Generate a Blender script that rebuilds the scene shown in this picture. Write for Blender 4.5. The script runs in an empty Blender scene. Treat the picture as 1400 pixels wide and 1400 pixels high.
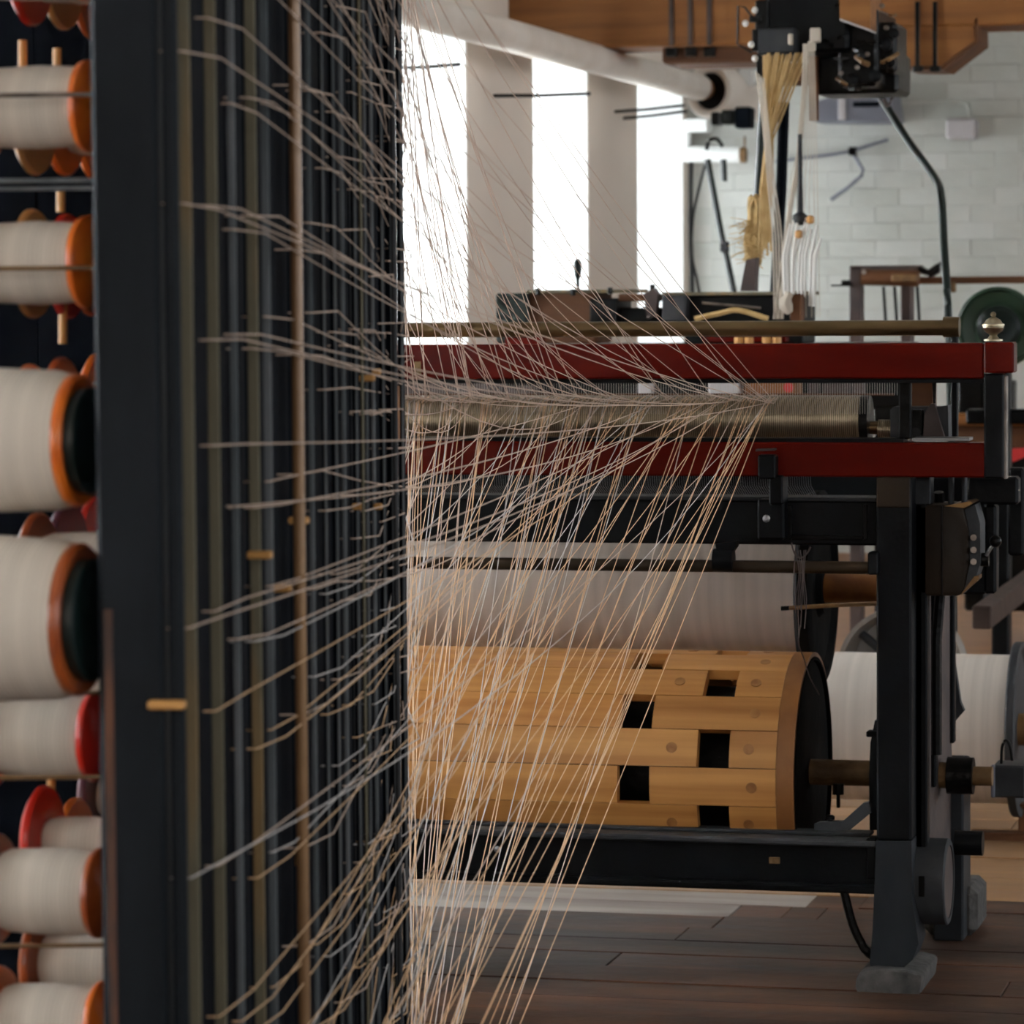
import bpy, bmesh, math, random
from mathutils import Vector, Matrix
random.seed(7)
S = bpy.context.scene
C = S.collection
PI = math.pi

# ---------------------------------------------------------------- camera
F = 5000.0                       # focal length in pixels of a 1400 px frame
CAM = Vector((0, 0, 1.3))
TH = math.atan(0.25)             # the machine's axis is turned 14 degrees to the picture
PITCH = math.atan(0.06)
ROLL = math.radians(0.4)
fw = Vector((-math.sin(TH)*math.cos(PITCH), math.cos(TH)*math.cos(PITCH), -math.sin(PITCH)))
rt = Vector((math.cos(TH), math.sin(TH), 0))
up = rt.cross(fw)
r2 = rt*math.cos(ROLL) - up*math.sin(ROLL)
u2 = up*math.cos(ROLL) + rt*math.sin(ROLL)
cd = bpy.data.cameras.new('camera')
cam = bpy.data.objects.new('camera', cd); C.objects.link(cam)
cam.matrix_world = Matrix(((r2.x, u2.x, -fw.x, CAM.x), (r2.y, u2.y, -fw.y, CAM.y), (r2.z, u2.z, -fw.z, CAM.z), (0, 0, 0, 1)))
cd.sensor_width = 24.0; cd.sensor_height = 24.0; cd.lens = F/1400*24
cd.clip_start = 0.05; cd.clip_end = 100
cd.dof.use_dof = True; cd.dof.focus_distance = 5.7; cd.dof.aperture_fstop = 8.5
S.camera = cam

# ---------------------------------------------------------------- colour management and light
S.view_settings.view_transform = 'Standard'; S.view_settings.look = 'None'
S.view_settings.gamma = 1; S.view_settings.use_curve_mapping = False
S.view_settings.exposure = 0.0
w = bpy.data.worlds.new('sky'); S.world = w; w.use_nodes = True
w.node_tree.nodes['Background'].inputs[0].default_value = (0.86, 0.93, 1.0, 1)
w.node_tree.nodes['Background'].inputs[1].default_value = 3.0

def area(name, loc, rot, sx, sy, power, col):
    l = bpy.data.lights.new(name, 'AREA'); l.shape = 'RECTANGLE'; l.size = sx; l.size_y = sy
    l.energy = power; l.color = col
    o = bpy.data.objects.new(name, l); C.objects.link(o); o.location = loc; o.rotation_euler = rot
    return o
DAY = (0.93, 0.97, 1.0); WARM = (1.0, 0.80, 0.62)
P_LEFT, P_RIGHT, P_REAR = 85, 28, 45      # daylight through the left windows; right and rear are added fill

# ---------------------------------------------------------------- pixel helpers (1400 px frame)
def ray(px, py):
    return (fw + r2*((px-700)/F) + u2*((700-py)/F))
def W(px, py, Y):                # point on the plane y = Y
    d = ray(px, py); return CAM + d*(Y/d.y)
def XW(px, py, X):               # point on the plane x = X
    d = ray(px, py); return CAM + d*(X/d.x)
def FL(px, py):                  # point on the floor
    d = ray(px, py); return CAM + d*(-CAM.z/d.z)
def FL2(px, Y):                  # floor point under pixel column px at depth Y
    p = W(px, 700, Y); p.z = 0; return p
def fbox(bm, x0, x1, ytop, Y, d, bev=.004):    # upright from the floor to pixel row ytop
    p, q = W(x0, ytop, Y), W(x1, ytop, Y); box(bm, (p.x, Y, 0), (q.x, Y+d, p.z), bev)
def mpp(px, py, Y):              # metres per pixel there
    return (W(px, py, Y)-CAM).dot(fw)/F

# ---------------------------------------------------------------- mesh helpers
def new(): return bmesh.new()
def box(bm, lo, hi, bev=0.0):
    lo, hi = Vector(lo), Vector(hi)
    for i in range(3):
        if lo[i] > hi[i]: lo[i], hi[i] = hi[i], lo[i]
    g = bmesh.ops.create_cube(bm, size=1)
    for v in g['verts']:
        v.co = Vector((lo[i] + (v.co[i]+.5)*(hi[i]-lo[i]) for i in range(3)))
    if bev > 0:
        es = list({e for v in g['verts'] for e in v.link_edges})
        bmesh.ops.bevel(bm, geom=es, offset=min(bev, min(hi-lo)*.45), segments=1, affect='EDGES', profile=.5)
def frame(d):
    d = Vector(d).normalized()
    a = Vector((0, 0, 1)) if abs(d.z) < .9 else Vector((1, 0, 0))
    x = d.cross(a).normalized(); return x, d.cross(x), d
def lathe(bm, p0, d, prof, n=24, cap=True, ph=0):
    x, y, d = frame(d); p0 = Vector(p0); rings = []
    for t, r in prof:
        rings.append([bm.verts.new(p0 + d*t + (x*math.cos(ph+2*PI*i/n) + y*math.sin(ph+2*PI*i/n))*r) for i in range(n)])
    for a, b in zip(rings, rings[1:]):
        for i in range(n):
            bm.faces.new((a[i], a[(i+1) % n], b[(i+1) % n], b[i]))
    if cap:
        bm.faces.new(rings[0][::-1]); bm.faces.new(rings[-1])
def cyl(bm, p0, p1, r, r1=None, n=16):
    p0, p1 = Vector(p0), Vector(p1)
    lathe(bm, p0, p1-p0, [(0, r), ((p1-p0).length, r if r1 is None else r1)], n)
def tube(bm, pts, r, n=6):
    pts = [Vector(p) for p in pts]; rings = []
    rr = r if isinstance(r, (list, tuple)) else [r]*len(pts)
    for k, p in enumerate(pts):
        d = (pts[min(k+1, len(pts)-1)] - pts[max(k-1, 0)])
        x, y, d = frame(d)
        rings.append([bm.verts.new(p + (x*math.cos(2*PI*i/n) + y*math.sin(2*PI*i/n))*rr[k]) for i in range(n)])
    for a, b in zip(rings, rings[1:]):
        for i in range(n):
            bm.faces.new((a[i], a[(i+1) % n], b[(i+1) % n], b[i]))
    bm.faces.new(rings[0][::-1]); bm.faces.new(rings[-1])
def smooth_pts(pts, k=6):        # Catmull-Rom through the points
    P = [Vector(p) for p in pts]; out = []
    for i in range(len(P)-1):
        a, b, c, d = P[max(i-1, 0)], P[i], P[i+1], P[min(i+2, len(P)-1)]
        for j in range(k):
            t = j/k
            out.append(.5*((2*b) + (c-a)*t + (2*a-5*b+4*c-d)*t*t + (3*b-a-3*c+d)*t**3))
    out.append(P[-1]); return out
def prism(bm, poly, off):        # poly: 3-D points in a plane, extruded by the vector off
    off = Vector(off)
    a = [bm.verts.new(Vector(p)) for p in poly]; b = [bm.verts.new(Vector(p)+off) for p in poly]
    n = len(a)
    bm.faces.new(a[::-1]); bm.faces.new(b)
    for i in range(n): bm.faces.new((a[i], a[(i+1) % n], b[(i+1) % n], b[i]))
def pbox(bm, x0, y0, x1, y1, Y, d, bev=0.002):   # box whose front face spans those pixels on the plane y = Y
    xm, ym = (x0+x1)/2, (y0+y1)/2
    X0, X1 = W(x0, ym, Y).x, W(x1, ym, Y).x
    Z0, Z1 = W(xm, y0, Y).z, W(xm, y1, Y).z
    box(bm, (X0, Y, Z1), (X1, Y+d, Z0), bev)
def pprism(bm, pts, Y, d, bev=0):
    prism(bm, [W(x, y, Y) for x, y in pts], (0, d, 0))
    if bev: bmesh.ops.bevel(bm, geom=list(bm.edges), offset=bev, segments=2, affect='EDGES', profile=.5)

ORG = {}
def obj(name, bm, m, parent=None, smooth=True, local=False, ang=35):
    """link one bmesh as one object; vertices are given in world space unless local"""
    bmesh.ops.recalc_face_normals(bm, faces=bm.faces)
    me = bpy.data.meshes.new(name); bm.to_mesh(me); bm.free()
    me.materials.append(m)
    o = bpy.data.objects.new(name, me); C.objects.link(o)
    if smooth:
        for p in me.polygons: p.use_smooth = True
        me.set_sharp_from_angle(angle=math.radians(ang))
    if parent is not None:
        o.parent = parent
        og = ORG.get(parent.name, Vector())
        if not local and og.length: me.transform(Matrix.Translation(-og))
        ORG[o.name] = Vector() if local else og
    return o
def tag(o, label, cat, group=None):
    o['label'] = label; o['category'] = cat
    if group: o['group'] = group
    return o
def thing(name, label, cat, loc=(0, 0, 0), rz=0, group=None):
    o = bpy.data.objects.new(name, None); C.objects.link(o)
    o.location = loc; o.rotation_euler = (0, 0, rz); o.empty_display_size = .1
    ORG[o.name] = Vector(loc)
    return tag(o, label, cat, group)
def struct(name, bm, m, parent=None, **k):
    o = obj(name, bm, m, parent, **k); o['kind'] = 'structure'; return o
def lab(o, text): o['label'] = text; return o
def stuff(o): o['kind'] = 'stuff'; return o

# ---------------------------------------------------------------- materials
def mat(name, c, rough=.5, metal=0, c2=None, scale=(8, 8, 8), lo=.35, hi=.7, bump=0, bscale=60, rvar=0, rand=0, detail=5, spec=None, coord='Object'):
    m = bpy.data.materials.new(name); m.use_nodes = True
    nt = m.node_tree; N = nt.nodes; L = nt.links; b = N['Principled BSDF']
    b.inputs['Roughness'].default_value = rough; b.inputs['Metallic'].default_value = metal
    if spec is not None: b.inputs['Specular IOR Level'].default_value = spec
    b.inputs['Base Color'].default_value = (*c, 1)
    tc = N.new('ShaderNodeTexCoord'); mp = N.new('ShaderNodeMapping'); mp.inputs['Scale'].default_value = scale
    L.new(tc.outputs[coord], mp.inputs['Vector'])
    if rand:
        oi = N.new('ShaderNodeObjectInfo'); va = N.new('ShaderNodeVectorMath'); va.operation = 'SCALE'
        cx = N.new('ShaderNodeCombineXYZ')
        for i in range(3): L.new(oi.outputs['Random'], cx.inputs[i])
        va.inputs['Scale'].default_value = 50; L.new(cx.outputs[0], va.inputs[0]); L.new(va.outputs[0], mp.inputs['Location'])
    out = None
    if c2 is not None:
        nz = N.new('ShaderNodeTexNoise'); nz.inputs['Scale'].default_value = 1; nz.inputs['Detail'].default_value = detail
        L.new(mp.outputs[0], nz.inputs['Vector'])
        rp = N.new('ShaderNodeValToRGB'); rp.color_ramp.elements[0].position = lo; rp.color_ramp.elements[1].position = hi
        rp.color_ramp.elements[0].color = (*c, 1); rp.color_ramp.elements[1].color = (*c2, 1)
        L.new(nz.outputs['Fac'], rp.inputs['Fac']); out = rp.outputs['Color']
        if rvar:
            mr = N.new('ShaderNodeMapRange'); mr.inputs['To Min'].default_value = rough-rvar; mr.inputs['To Max'].default_value = rough+rvar
            L.new(nz.outputs['Fac'], mr.inputs['Value']); L.new(mr.outputs[0], b.inputs['Roughness'])
    if rand:
        hs = N.new('ShaderNodeHueSaturation')
        mr2 = N.new('ShaderNodeMapRange'); mr2.inputs['To Min'].default_value = 1-rand; mr2.inputs['To Max'].default_value = 1+rand
        L.new(oi.outputs['Random'], mr2.inputs['Value']); L.new(mr2.outputs[0], hs.inputs['Value'])
        if out is not None: L.new(out, hs.inputs['Color'])
        else: hs.inputs['Color'].default_value = (*c, 1)
        out = hs.outputs['Color']
    if out is not None: L.new(out, b.inputs['Base Color'])
    if bump:
        n2 = N.new('ShaderNodeTexNoise'); n2.inputs['Scale'].default_value = bscale; n2.inputs['Detail'].default_value = 4
        L.new(mp.outputs[0] if bscale <= 3 else tc.outputs[coord], n2.inputs['Vector'])
        bp = N.new('ShaderNodeBump'); bp.inputs['Strength'].default_value = bump; bp.inputs['Distance'].default_value = .01
        L.new(n2.outputs['Fac'], bp.inputs['Height']); L.new(bp.outputs[0], b.inputs['Normal'])
    return m
def striped(name, c, c2, axis, freq, rough=.5, metal=0, bump=.3):
    """fine turns of yarn or grooves round a roller, across the given axis"""
    m = mat(name, c, rough, metal); nt = m.node_tree; N = nt.nodes; L = nt.links; b = N['Principled BSDF']
    tc = N['Texture Coordinate']; wv = N.new('ShaderNodeTexWave'); wv.bands_direction = axis
    wv.inputs['Scale'].default_value = freq; wv.inputs['Distortion'].default_value = .6; wv.inputs['Detail'].default_value = 2; wv.inputs['Detail Scale'].default_value = .6
    L.new(tc.outputs['Object'], wv.inputs['Vector'])
    mx = N.new('ShaderNodeMix'); mx.data_type = 'RGBA'
    mx.inputs[6].default_value = (*c, 1); mx.inputs[7].default_value = (*c2, 1)
    L.new(wv.outputs['Fac'], mx.inputs[0]); L.new(mx.outputs[2], b.inputs['Base Color'])
    bp = N.new('ShaderNodeBump'); bp.inputs['Strength'].default_value = bump; bp.inputs['Distance'].default_value = .002
    L.new(wv.outputs['Fac'], bp.inputs['Height']); L.new(bp.outputs[0], b.inputs['Normal'])
    return m
M = {}
M['plaster'] = mat('whitewash', (.50, .50, .46), .85, 0, (.62, .62, .58), (1.2, 1.2, 1.2), bump=.25, bscale=9)
M['taupe'] = mat('taupe_paint', (.72, .64, .56), .8, 0, (.78, .70, .62), (1, 1, 1), bump=.15, bscale=14)
M['jamb'] = mat('jamb_whitewash', (.80, .81, .79), .8, 0, (.72, .74, .72), (3, 3, 3), bump=.3, bscale=10)
M['brick'] = mat('painted_brick', (.47, .485, .44), .8, 0, (.56, .57, .535), (2, 2, 2), bump=.5, bscale=12, rand=.02)
M['ceil'] = mat('ceiling_board', (.55, .53, .49), .8, 0, (.64, .62, .58), (1, 6, 1))
M['timber'] = mat('timber', (.19, .070, .017), .55, 0, (.30, .125, .034), (1.5, 20, 20), bump=.1, bscale=30, spec=.3)
M['timber_dark'] = mat('dark_timber', (.085, .034, .013), .6, 0, (.15, .06, .022), (1.5, 16, 16), spec=.3)
M['plank'] = mat('floor_plank', (.055, .024, .013), .48, 0, (.19, .088, .045), (1.0, 12, 12), lo=.32, hi=.75, bump=.15, bscale=25, rvar=.1, rand=.25, detail=8, spec=.28)
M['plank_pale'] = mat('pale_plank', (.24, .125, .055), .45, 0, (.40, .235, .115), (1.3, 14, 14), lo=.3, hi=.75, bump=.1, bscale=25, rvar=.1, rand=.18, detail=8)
M['plank_lit'] = mat('lit_strip_plank', (.16, .12, .10), .6, 0, (.46, .42, .38), (.8, 6, 6), lo=.35, hi=.65, bump=.1, bscale=25, rand=.1, detail=8)  # pale grey boards carry painted window light
M['dark_end_wall'] = mat('dark_room_end', (.07, .06, .055), .8)  # unseen end wall kept dark so the black iron reflects little
M['rightwall'] = mat('right_wall_paint', (.36, .34, .31), .85)
def stain(m, k=.75):             # oil-darkened patches that run on across the boards
    nt = m.node_tree; N = nt.nodes; L = nt.links; b = N['Principled BSDF']; old = b.inputs['Base Color'].links[0].from_socket
    gm = N.new('ShaderNodeNewGeometry'); mp = N.new('ShaderNodeMapping'); mp.inputs['Scale'].default_value = (1.6, 4.5, 1)
    nz = N.new('ShaderNodeTexNoise'); nz.inputs['Scale'].default_value = 1.2; nz.inputs['Detail'].default_value = 6
    L.new(gm.outputs['Position'], mp.inputs[0]); L.new(mp.outputs[0], nz.inputs['Vector'])
    rp = N.new('ShaderNodeValToRGB'); rp.color_ramp.elements[0].position = .38; rp.color_ramp.elements[1].position = .62
    rp.color_ramp.elements[0].color = (.22, .24, .28, 1); rp.color_ramp.elements[1].color = (1, 1, 1, 1)
    mx = N.new('ShaderNodeMix'); mx.data_type = 'RGBA'; mx.blend_type = 'MULTIPLY'; mx.inputs[0].default_value = k
    L.new(nz.outputs['Fac'], rp.inputs[0]); L.new(old, mx.inputs[6]); L.new(rp.outputs[0], mx.inputs[7]); L.new(mx.outputs[2], b.inputs['Base Color'])
stain(M['plank'], .9)
def streak(m):                   # uneven turns of yarn along a wound beam
    nt = m.node_tree; N = nt.nodes; L = nt.links; b = N['Principled BSDF']; old = b.inputs['Base Color'].links[0].from_socket
    mp = N.new('ShaderNodeMapping'); mp.inputs['Scale'].default_value = (38, .4, .4); L.new(N['Texture Coordinate'].outputs['Object'], mp.inputs[0])
    nz = N.new('ShaderNodeTexNoise'); nz.inputs['Scale'].default_value = 1; nz.inputs['Detail'].default_value = 5; L.new(mp.outputs[0], nz.inputs['Vector'])
    mr = N.new('ShaderNodeMapRange'); mr.inputs['From Min'].default_value = .3; mr.inputs['From Max'].default_value = .7; mr.inputs['To Min'].default_value = .80; mr.inputs['To Max'].default_value = 1.06
    L.new(nz.outputs['Fac'], mr.inputs['Value'])
    hs = N.new('ShaderNodeHueSaturation'); L.new(old, hs.inputs['Color']); L.new(mr.outputs[0], hs.inputs['Value']); L.new(hs.outputs['Color'], b.inputs['Base Color'])
M['matteblack'] = mat('matte_black_iron', (.004, .004, .0045), .8, 0, (.012, .011, .010), (12, 12, 12), spec=.03, bump=.1)
M['rail_brown'] = mat('old_brown_rail', (.035, .022, .018), .6, 0, (.065, .042, .034), (2, 20, 20), spec=.2)
M['plank_far'] = mat('far_plank', (.16, .068, .024), .5, 0, (.27, .125, .05), (1.2, 10, 10), lo=.3, hi=.75)
M['cap_brown'] = mat('oily_brown_iron', (.020, .012, .007), .5, 0, (.04, .024, .012), (9, 9, 9), spec=.2)
M['wheel_grey'] = mat('grey_wheel_iron', (.15, .135, .12), .6, 0, (.24, .215, .19), (8, 8, 8), bump=.1, bscale=50)
M['subfloor'] = mat('subfloor', (.05, .03, .02), .8)
M['black'] = mat('black_iron', (.0028, .0034, .0044), .40, 0, (.007, .008, .0095), (9, 9, 9), bump=.08, bscale=80, rvar=.08, spec=.14)
M['grease'] = mat('greasy_iron', (.0025, .0025, .0028), .32, 0, (.007, .0062, .0055), (14, 14, 14), bump=.2, bscale=60, spec=.16)
M['grey'] = mat('dusty_grey_iron', (.022, .025, .029), .6, 0, (.050, .052, .056), (10, 10, 10), bump=.15, bscale=70, spec=.3)
M['mauve'] = mat('worn_iron_casting', (.055, .043, .042), .6, 0, (.11, .078, .068), (6, 6, 9), bump=.12, bscale=50, spec=.3)
M['leg'] = mat('leg_iron', (.011, .0135, .017), .55, 0, (.028, .031, .036), (9, 9, 5), bump=.1, bscale=90, spec=.2)
M['red'] = mat('red_paint', (.085, .0030, .0010), .24, 0, (.115, .0050, .0015), (3, 20, 20), bump=.03, bscale=50, spec=.16)
M['brass'] = mat('dull_brass', (.15, .10, .05), .28, .9, (.22, .15, .075), (5, 30, 30))
M['brass2'] = mat('finial_brass', (.30, .26, .18), .28, .9, (.42, .36, .25), (40, 40, 40))
M['steel'] = mat('steel', (.35, .36, .38), .35, .9)
M['rust'] = mat('rusty_shaft', (.10, .052, .020), .65, .1, (.24, .135, .05), (16, 16, 16), bump=.4, bscale=60)
M['rusty_orange'] = mat('rusty_orange', (.22, .075, .02), .5, .2, (.42, .16, .03), (14, 14, 14), bump=.2, bscale=50)
M['concrete'] = mat('cement_pad', (.045, .043, .042), .9, 0, (.10, .092, .085), (30, 30, 30), bump=1.0, bscale=40)
M['stave'] = mat('pine_stave', (.38, .145, .032), .48, 0, (.62, .295, .082), (1.4, 30, 30), lo=.3, hi=.68, bump=.1, bscale=30, rand=.13, detail=9)
M['rim'] = mat('wood_rim', (.20, .075, .018), .45, 0, (.32, .13, .035), (10, 10, 10))
M['knot'] = mat('plug_wood', (.26, .10, .025), .5, 0, (.42, .19, .055), (40, 40, 40))
M['warp'] = striped('wound_warp', (.55, .47, .41), (.67, .59, .53), 'X', 130, .75, 0, .12)
M['warp2'] = striped('wound_warp_pale', (.58, .52, .46), (.68, .62, .56), 'X', 110, .75, 0, .12)
M['fluted'] = striped('fluted_brass', (.10, .075, .045), (.48, .38, .25), 'X', 85, .34, .85, .5)
M['wire'] = mat('reed_wire', (.45, .40, .35), .5)
M['greyyarn'] = mat('grey_yarn', (.30, .30, .31), .8)
M['yarn_lit_tan'] = mat('tan_lit_yarn', (.78, .50, .28), .6)
M['yarn_lit_pink'] = mat('pinkish_lit_yarn', (.66, .50, .40), .6)
M['yarn_lit_white'] = mat('white_lit_yarn', (.64, .60, .58), .6)
M['spun'] = striped('bobbin_yarn', (.58, .51, .43), (.70, .63, .54), 'X', 75, .75, 0, .2)
M['creel'] = mat('creel_black', (.0024, .0036, .0062), .6, 0, (.0065, .009, .014), (14, 14, 3), bump=.08, bscale=60, spec=.03)
M['creel_post'] = mat('creel_post_black', (.006, .0085, .0115), .55, 0, (.015, .0185, .023), (12, 12, 2), bump=.1, bscale=70, spec=.1)
M['olive'] = mat('worn_olive_slat', (.16, .145, .10), .5, 0, (.32, .19, .07), (30, 30, 3), lo=.5, hi=.75, bump=.1, bscale=70, spec=.2)
M['slate'] = mat('worn_slate_slat', (.085, .10, .11), .5, 0, (.18, .19, .20), (30, 30, 3), bump=.1, bscale=70, spec=.15)
M['bare'] = mat('bare_edge', (.12, .04, .015), .6, 0, (.03, .02, .018), (50, 50, 7), lo=.4, hi=.6)
M['dowel'] = mat('waxed_dowel', (.23, .13, .065), .25, .1, (.33, .19, .09), (30, 30, 3))
M['peg'] = mat('peg_wood', (.55, .28, .08), .45)
M['fl_orange'] = mat('orange_flange', (.62, .12, .012), .28, 0, (.74, .20, .02), (30, 30, 30))
M['fl_red'] = mat('red_flange', (.55, .022, .010), .30)
M['fl_brown'] = mat('brown_flange', (.28, .055, .012), .30, 0, (.42, .10, .02), (30, 30, 30))
M['fl_tan'] = mat('tan_flange', (.50, .25, .08), .35)
M['fl_plum'] = mat('plum_flange', (.11, .035, .055), .35)
M['core'] = mat('dark_green_core', (.006, .016, .015), .4)
M['lag'] = mat('pipe_lagging', (.76, .70, .62), .5, 0, (.84, .79, .72), (6, 6, 6), bump=.08, bscale=30)
M['straw'] = mat('straw_cord', (.42, .27, .10), .8, 0, (.55, .38, .17), (30, 30, 30))
M['cord'] = mat('pale_cord', (.52, .46, .38), .8)
M['cotton'] = mat('white_cord', (.78, .77, .74), .8)
M['dkgreen'] = mat('dark_green_paint', (.005, .013, .011), .35, spec=.35)
M['wheel_green'] = mat('wheel_green', (.020, .050, .028), .4, 0, (.035, .07, .04), (8, 8, 8))
M['greybox'] = mat('grey_enamel', (.17, .18, .22), .45)
M['palegrey'] = mat('pale_grey_box', (.48, .46, .47), .5)
M['ambergear'] = mat('gearbox_brown', (.018, .012, .008), .42, 0, (.036, .025, .017), (8, 8, 8), bump=.06, bscale=50, spec=.18)
M['gold'] = mat('worn_gold_metal', (.45, .28, .12), .3, .9, (.25, .15, .08), (20, 20, 20))
M['silver'] = mat('worn_silver_metal', (.30, .26, .23), .4, .85, (.12, .10, .09), (30, 30, 30))
M['redlamp'] = mat('red_plastic', (.6, .03, .03), .4)
M['glass'] = mat('window_glass', (1, 1, 1), .02)
g = M['glass'].node_tree.nodes['Principled BSDF']; g.inputs['Transmission Weight'].default_value = 1; g.inputs['IOR'].default_value = 1.02
M['frame'] = mat('window_frame_white', (.75, .76, .75), .5)
for k_ in ('warp', 'warp2', 'spun', 'fluted'): streak(M[k_])

# ================================================================ SETTING
YF = FL(1222, 1350).y            # the machine's front plane
XL = -3.575                      # left wall
YB = XW(941, 430, XL).y          # far wall
XR, YR, ZC = 4.2, -3.5, 3.2
# floor: a slab and separate planks running along x
bm = new(); box(bm, (XL-.5, YR-.3, -.12), (XR+.5, YB+.5, -.03)); floor = struct('floor', bm, M['subfloor'], smooth=False)
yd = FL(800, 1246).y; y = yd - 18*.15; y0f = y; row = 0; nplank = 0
while y < 9.9:
    wd = .15
    x = XL + random.uniform(0, 1.2) - 1.0
    while x < 1.6:
        ln = random.uniform(1.7, 3.0)
        lit_strip = yd-.01 < y < yd+.28  # floor strip behind the drum with window light painted into its planks
        if lit_strip and x < -1.25 < x+ln+.6: ln = -1.25+random.uniform(-.15, .15)-x
        if x+ln > XL+.02:
            bm = new(); dz = random.uniform(-.0015, .0015)
            box(bm, (max(x, XL)+.001, y+.0007, -.03), (min(x+ln, 2.4)-.001, y+wd-.0007, dz), .0015)
            p = obj('plank', bm, M['plank'] if lit_strip and x > -1.45 else M['plank_lit'] if lit_strip else M['plank_pale'] if y > yd else M['plank'], floor, smooth=False); nplank += 1
        x += ln
    y += wd; row += 1
bm = new(); box(bm, (XL, y, -.03), (XR, YB, 0)); obj('far_boards', bm, M['plank_far'], floor, smooth=False)
bm = new(); box(bm, (XL, YR, -.03), (XR, y0f, 0)); obj('near_boards', bm, M['plank'], floor, smooth=False)
bm = new(); box(bm, (2.4, y0f, -.03), (XR, y, 0)); obj('side_boards', bm, M['plank'], floor, smooth=False)
bm = new(); box(bm, (XL-.5, YR-.3, ZC), (XR+.5, YB+.5, ZC+.15)); struct('ceiling', bm, M['ceil'], smooth=False)

# left wall with deep window openings
SILL, HEAD, TW = .85, 2.38, .55
def yl(px): return XW(px, 300, XL).y
w2a, w2b, w3a, w3b, w1b = yl(730), yl(805), yl(872), yl(935), yl(640)
period = ((w2b-w1b)+(w3b-w2b))/2; wid = w2b-w2a
wins = [(w1b-wid, w1b), (w2a, w2b), (w3a, w3b)]
yy = w1b-period
while yy-wid > YR+.4:
    wins.insert(0, (yy-wid, yy)); yy -= period
bm = new()
edges = [YR-.3] + [e for wv in wins for e in wv] + [YB+.5]
for a, b in zip(edges[0::2], edges[1::2]): box(bm, (XL-TW, a, 0), (XL, b, ZC))
for a, b in wins:
    box(bm, (XL-TW, a, 0), (XL, b, SILL)); box(bm, (XL-TW, a, HEAD), (XL, b, ZC))
wl = struct('wall_left', bm, M['taupe'], smooth=False)
for i, (a, b) in enumerate(wins):
    # whitewashed reveal lining
    bm = new()
    for yv, s in ((a, 1), (b, -1)): box(bm, (XL-TW, yv, SILL), (XL-.004, yv+s*.012, HEAD))
    box(bm, (XL-TW, a, SILL), (XL-.004, b, SILL+.02)); box(bm, (XL-TW, a, HEAD-.012), (XL-.004, b, HEAD))
    wn = struct('window_%d' % (i+1), bm, M['jamb'], smooth=False)
    bm = new(); xg = XL-.42; t = .035
    box(bm, (xg-.03, a+.012, SILL+.02), (xg+.03, a+.06, HEAD)); box(bm, (xg-.03, b-.06, SILL+.02), (xg+.03, b-.012, HEAD))
    box(bm, (xg-.03, a, SILL+.02), (xg+.03, b, SILL+.08)); box(bm, (xg-.03, a, HEAD-.07), (xg+.03, b, HEAD-.012))
    obj('window_frame', bm, M['frame'], wn, smooth=False)
    for k in (1, 2):
        yk = a+(b-a)*k/3; bm = new(); box(bm, (xg-.015, yk-.012, SILL+.08), (xg+.015, yk+.012, HEAD-.07)); obj('glazing_bar', bm, M['frame'], wn, smooth=False)
    for k in range(1, 5):
        zk = SILL+(HEAD-SILL)*k/5; bm = new(); box(bm, (xg-.015, a+.06, zk-.012), (xg+.015, b-.06, zk+.012)); obj('glazing_bar', bm, M['frame'], wn, smooth=False)
    bm = new(); box(bm, (xg-.003, a+.06, SILL+.08), (xg+.003, b-.06, HEAD-.07)); obj('pane', bm, M['glass'], wn, smooth=False)
    area('daylight_left', (XL-TW-.15, (a+b)/2, (SILL+HEAD)/2), (0, -PI/2, 0), HEAD-SILL, b-a, P_LEFT*(.4 if i == len(wins)-1 else .75 if i == len(wins)-2 else 1), DAY)

# far wall: painted brick courses, each brick its own piece
bm = new(); box(bm, (XL-.5, YB+.005, 0), (XR+.5, YB+.4, ZC)); wb = struct('wall_back', bm, M['plaster'], smooth=False)
bx0, bw, bh = XL+.0, .235, .085
meshes = []
for k in range(6):
    b_ = new(); box(b_, (0, 0, 0), (bw-.0008, .02, bh-.0008), .0025)
    for v in b_.verts:
        if v.co.y < .005: v.co.y += random.uniform(-.002, .002)
    me = bpy.data.meshes.new('brick'); b_.to_mesh(me); b_.free(); me.materials.append(M['brick']); meshes.append(me)
nb = 0
z0 = 0.95; r = 0
while z0 < 2.75:
    x = bx0 + (0 if r % 2 == 0 else -bw/2)
    while x < XW(1400, 300, 1).x*0 + W(1420, 300, YB).x and nb < 300:
        xx = max(x, XL)
        if x >= XL-.001:
            o = bpy.data.objects.new('brick', random.choice(meshes)); C.objects.link(o); o.parent = wb
            o.location = (x, YB+random.uniform(-.002, .001), z0); nb += 1
        x += bw
    z0 += bh; r += 1

# right wall and wall behind the camera, with openings added for fill lamps
bm = new()
rw = [(-2.5, -.9), (.6, 2.2), (3.7, 5.3), (6.8, 8.4), (9.9, 11.5), (13.0, 14.6)]
edges = [YR-.3] + [e for q in rw for e in q] + [YB+.5]
for a, b in zip(edges[0::2], edges[1::2]): box(bm, (XR, a, 0), (XR+.4, b, ZC))
for a, b in rw: box(bm, (XR, a, 0), (XR+.4, b, .9)); box(bm, (XR, a, 2.7), (XR+.4, b, ZC))
struct('wall_right', bm, M['rightwall'], smooth=False)
for a, b in rw: area('fill_right', (XR+.45, (a+b)/2, 1.8), (0, PI/2, 0), 1.8, b-a, P_RIGHT*(2.3 if a > 9 else .6), DAY)
bm = new()
qw = [(-2.6, -.6), (.6, 2.8)]
for a, b in ((XL-.5, qw[0][0]), (qw[0][1], qw[1][0]), (qw[1][1], XR+.5)): box(bm, (a, YR-.4, 0), (b, YR, ZC))
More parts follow.
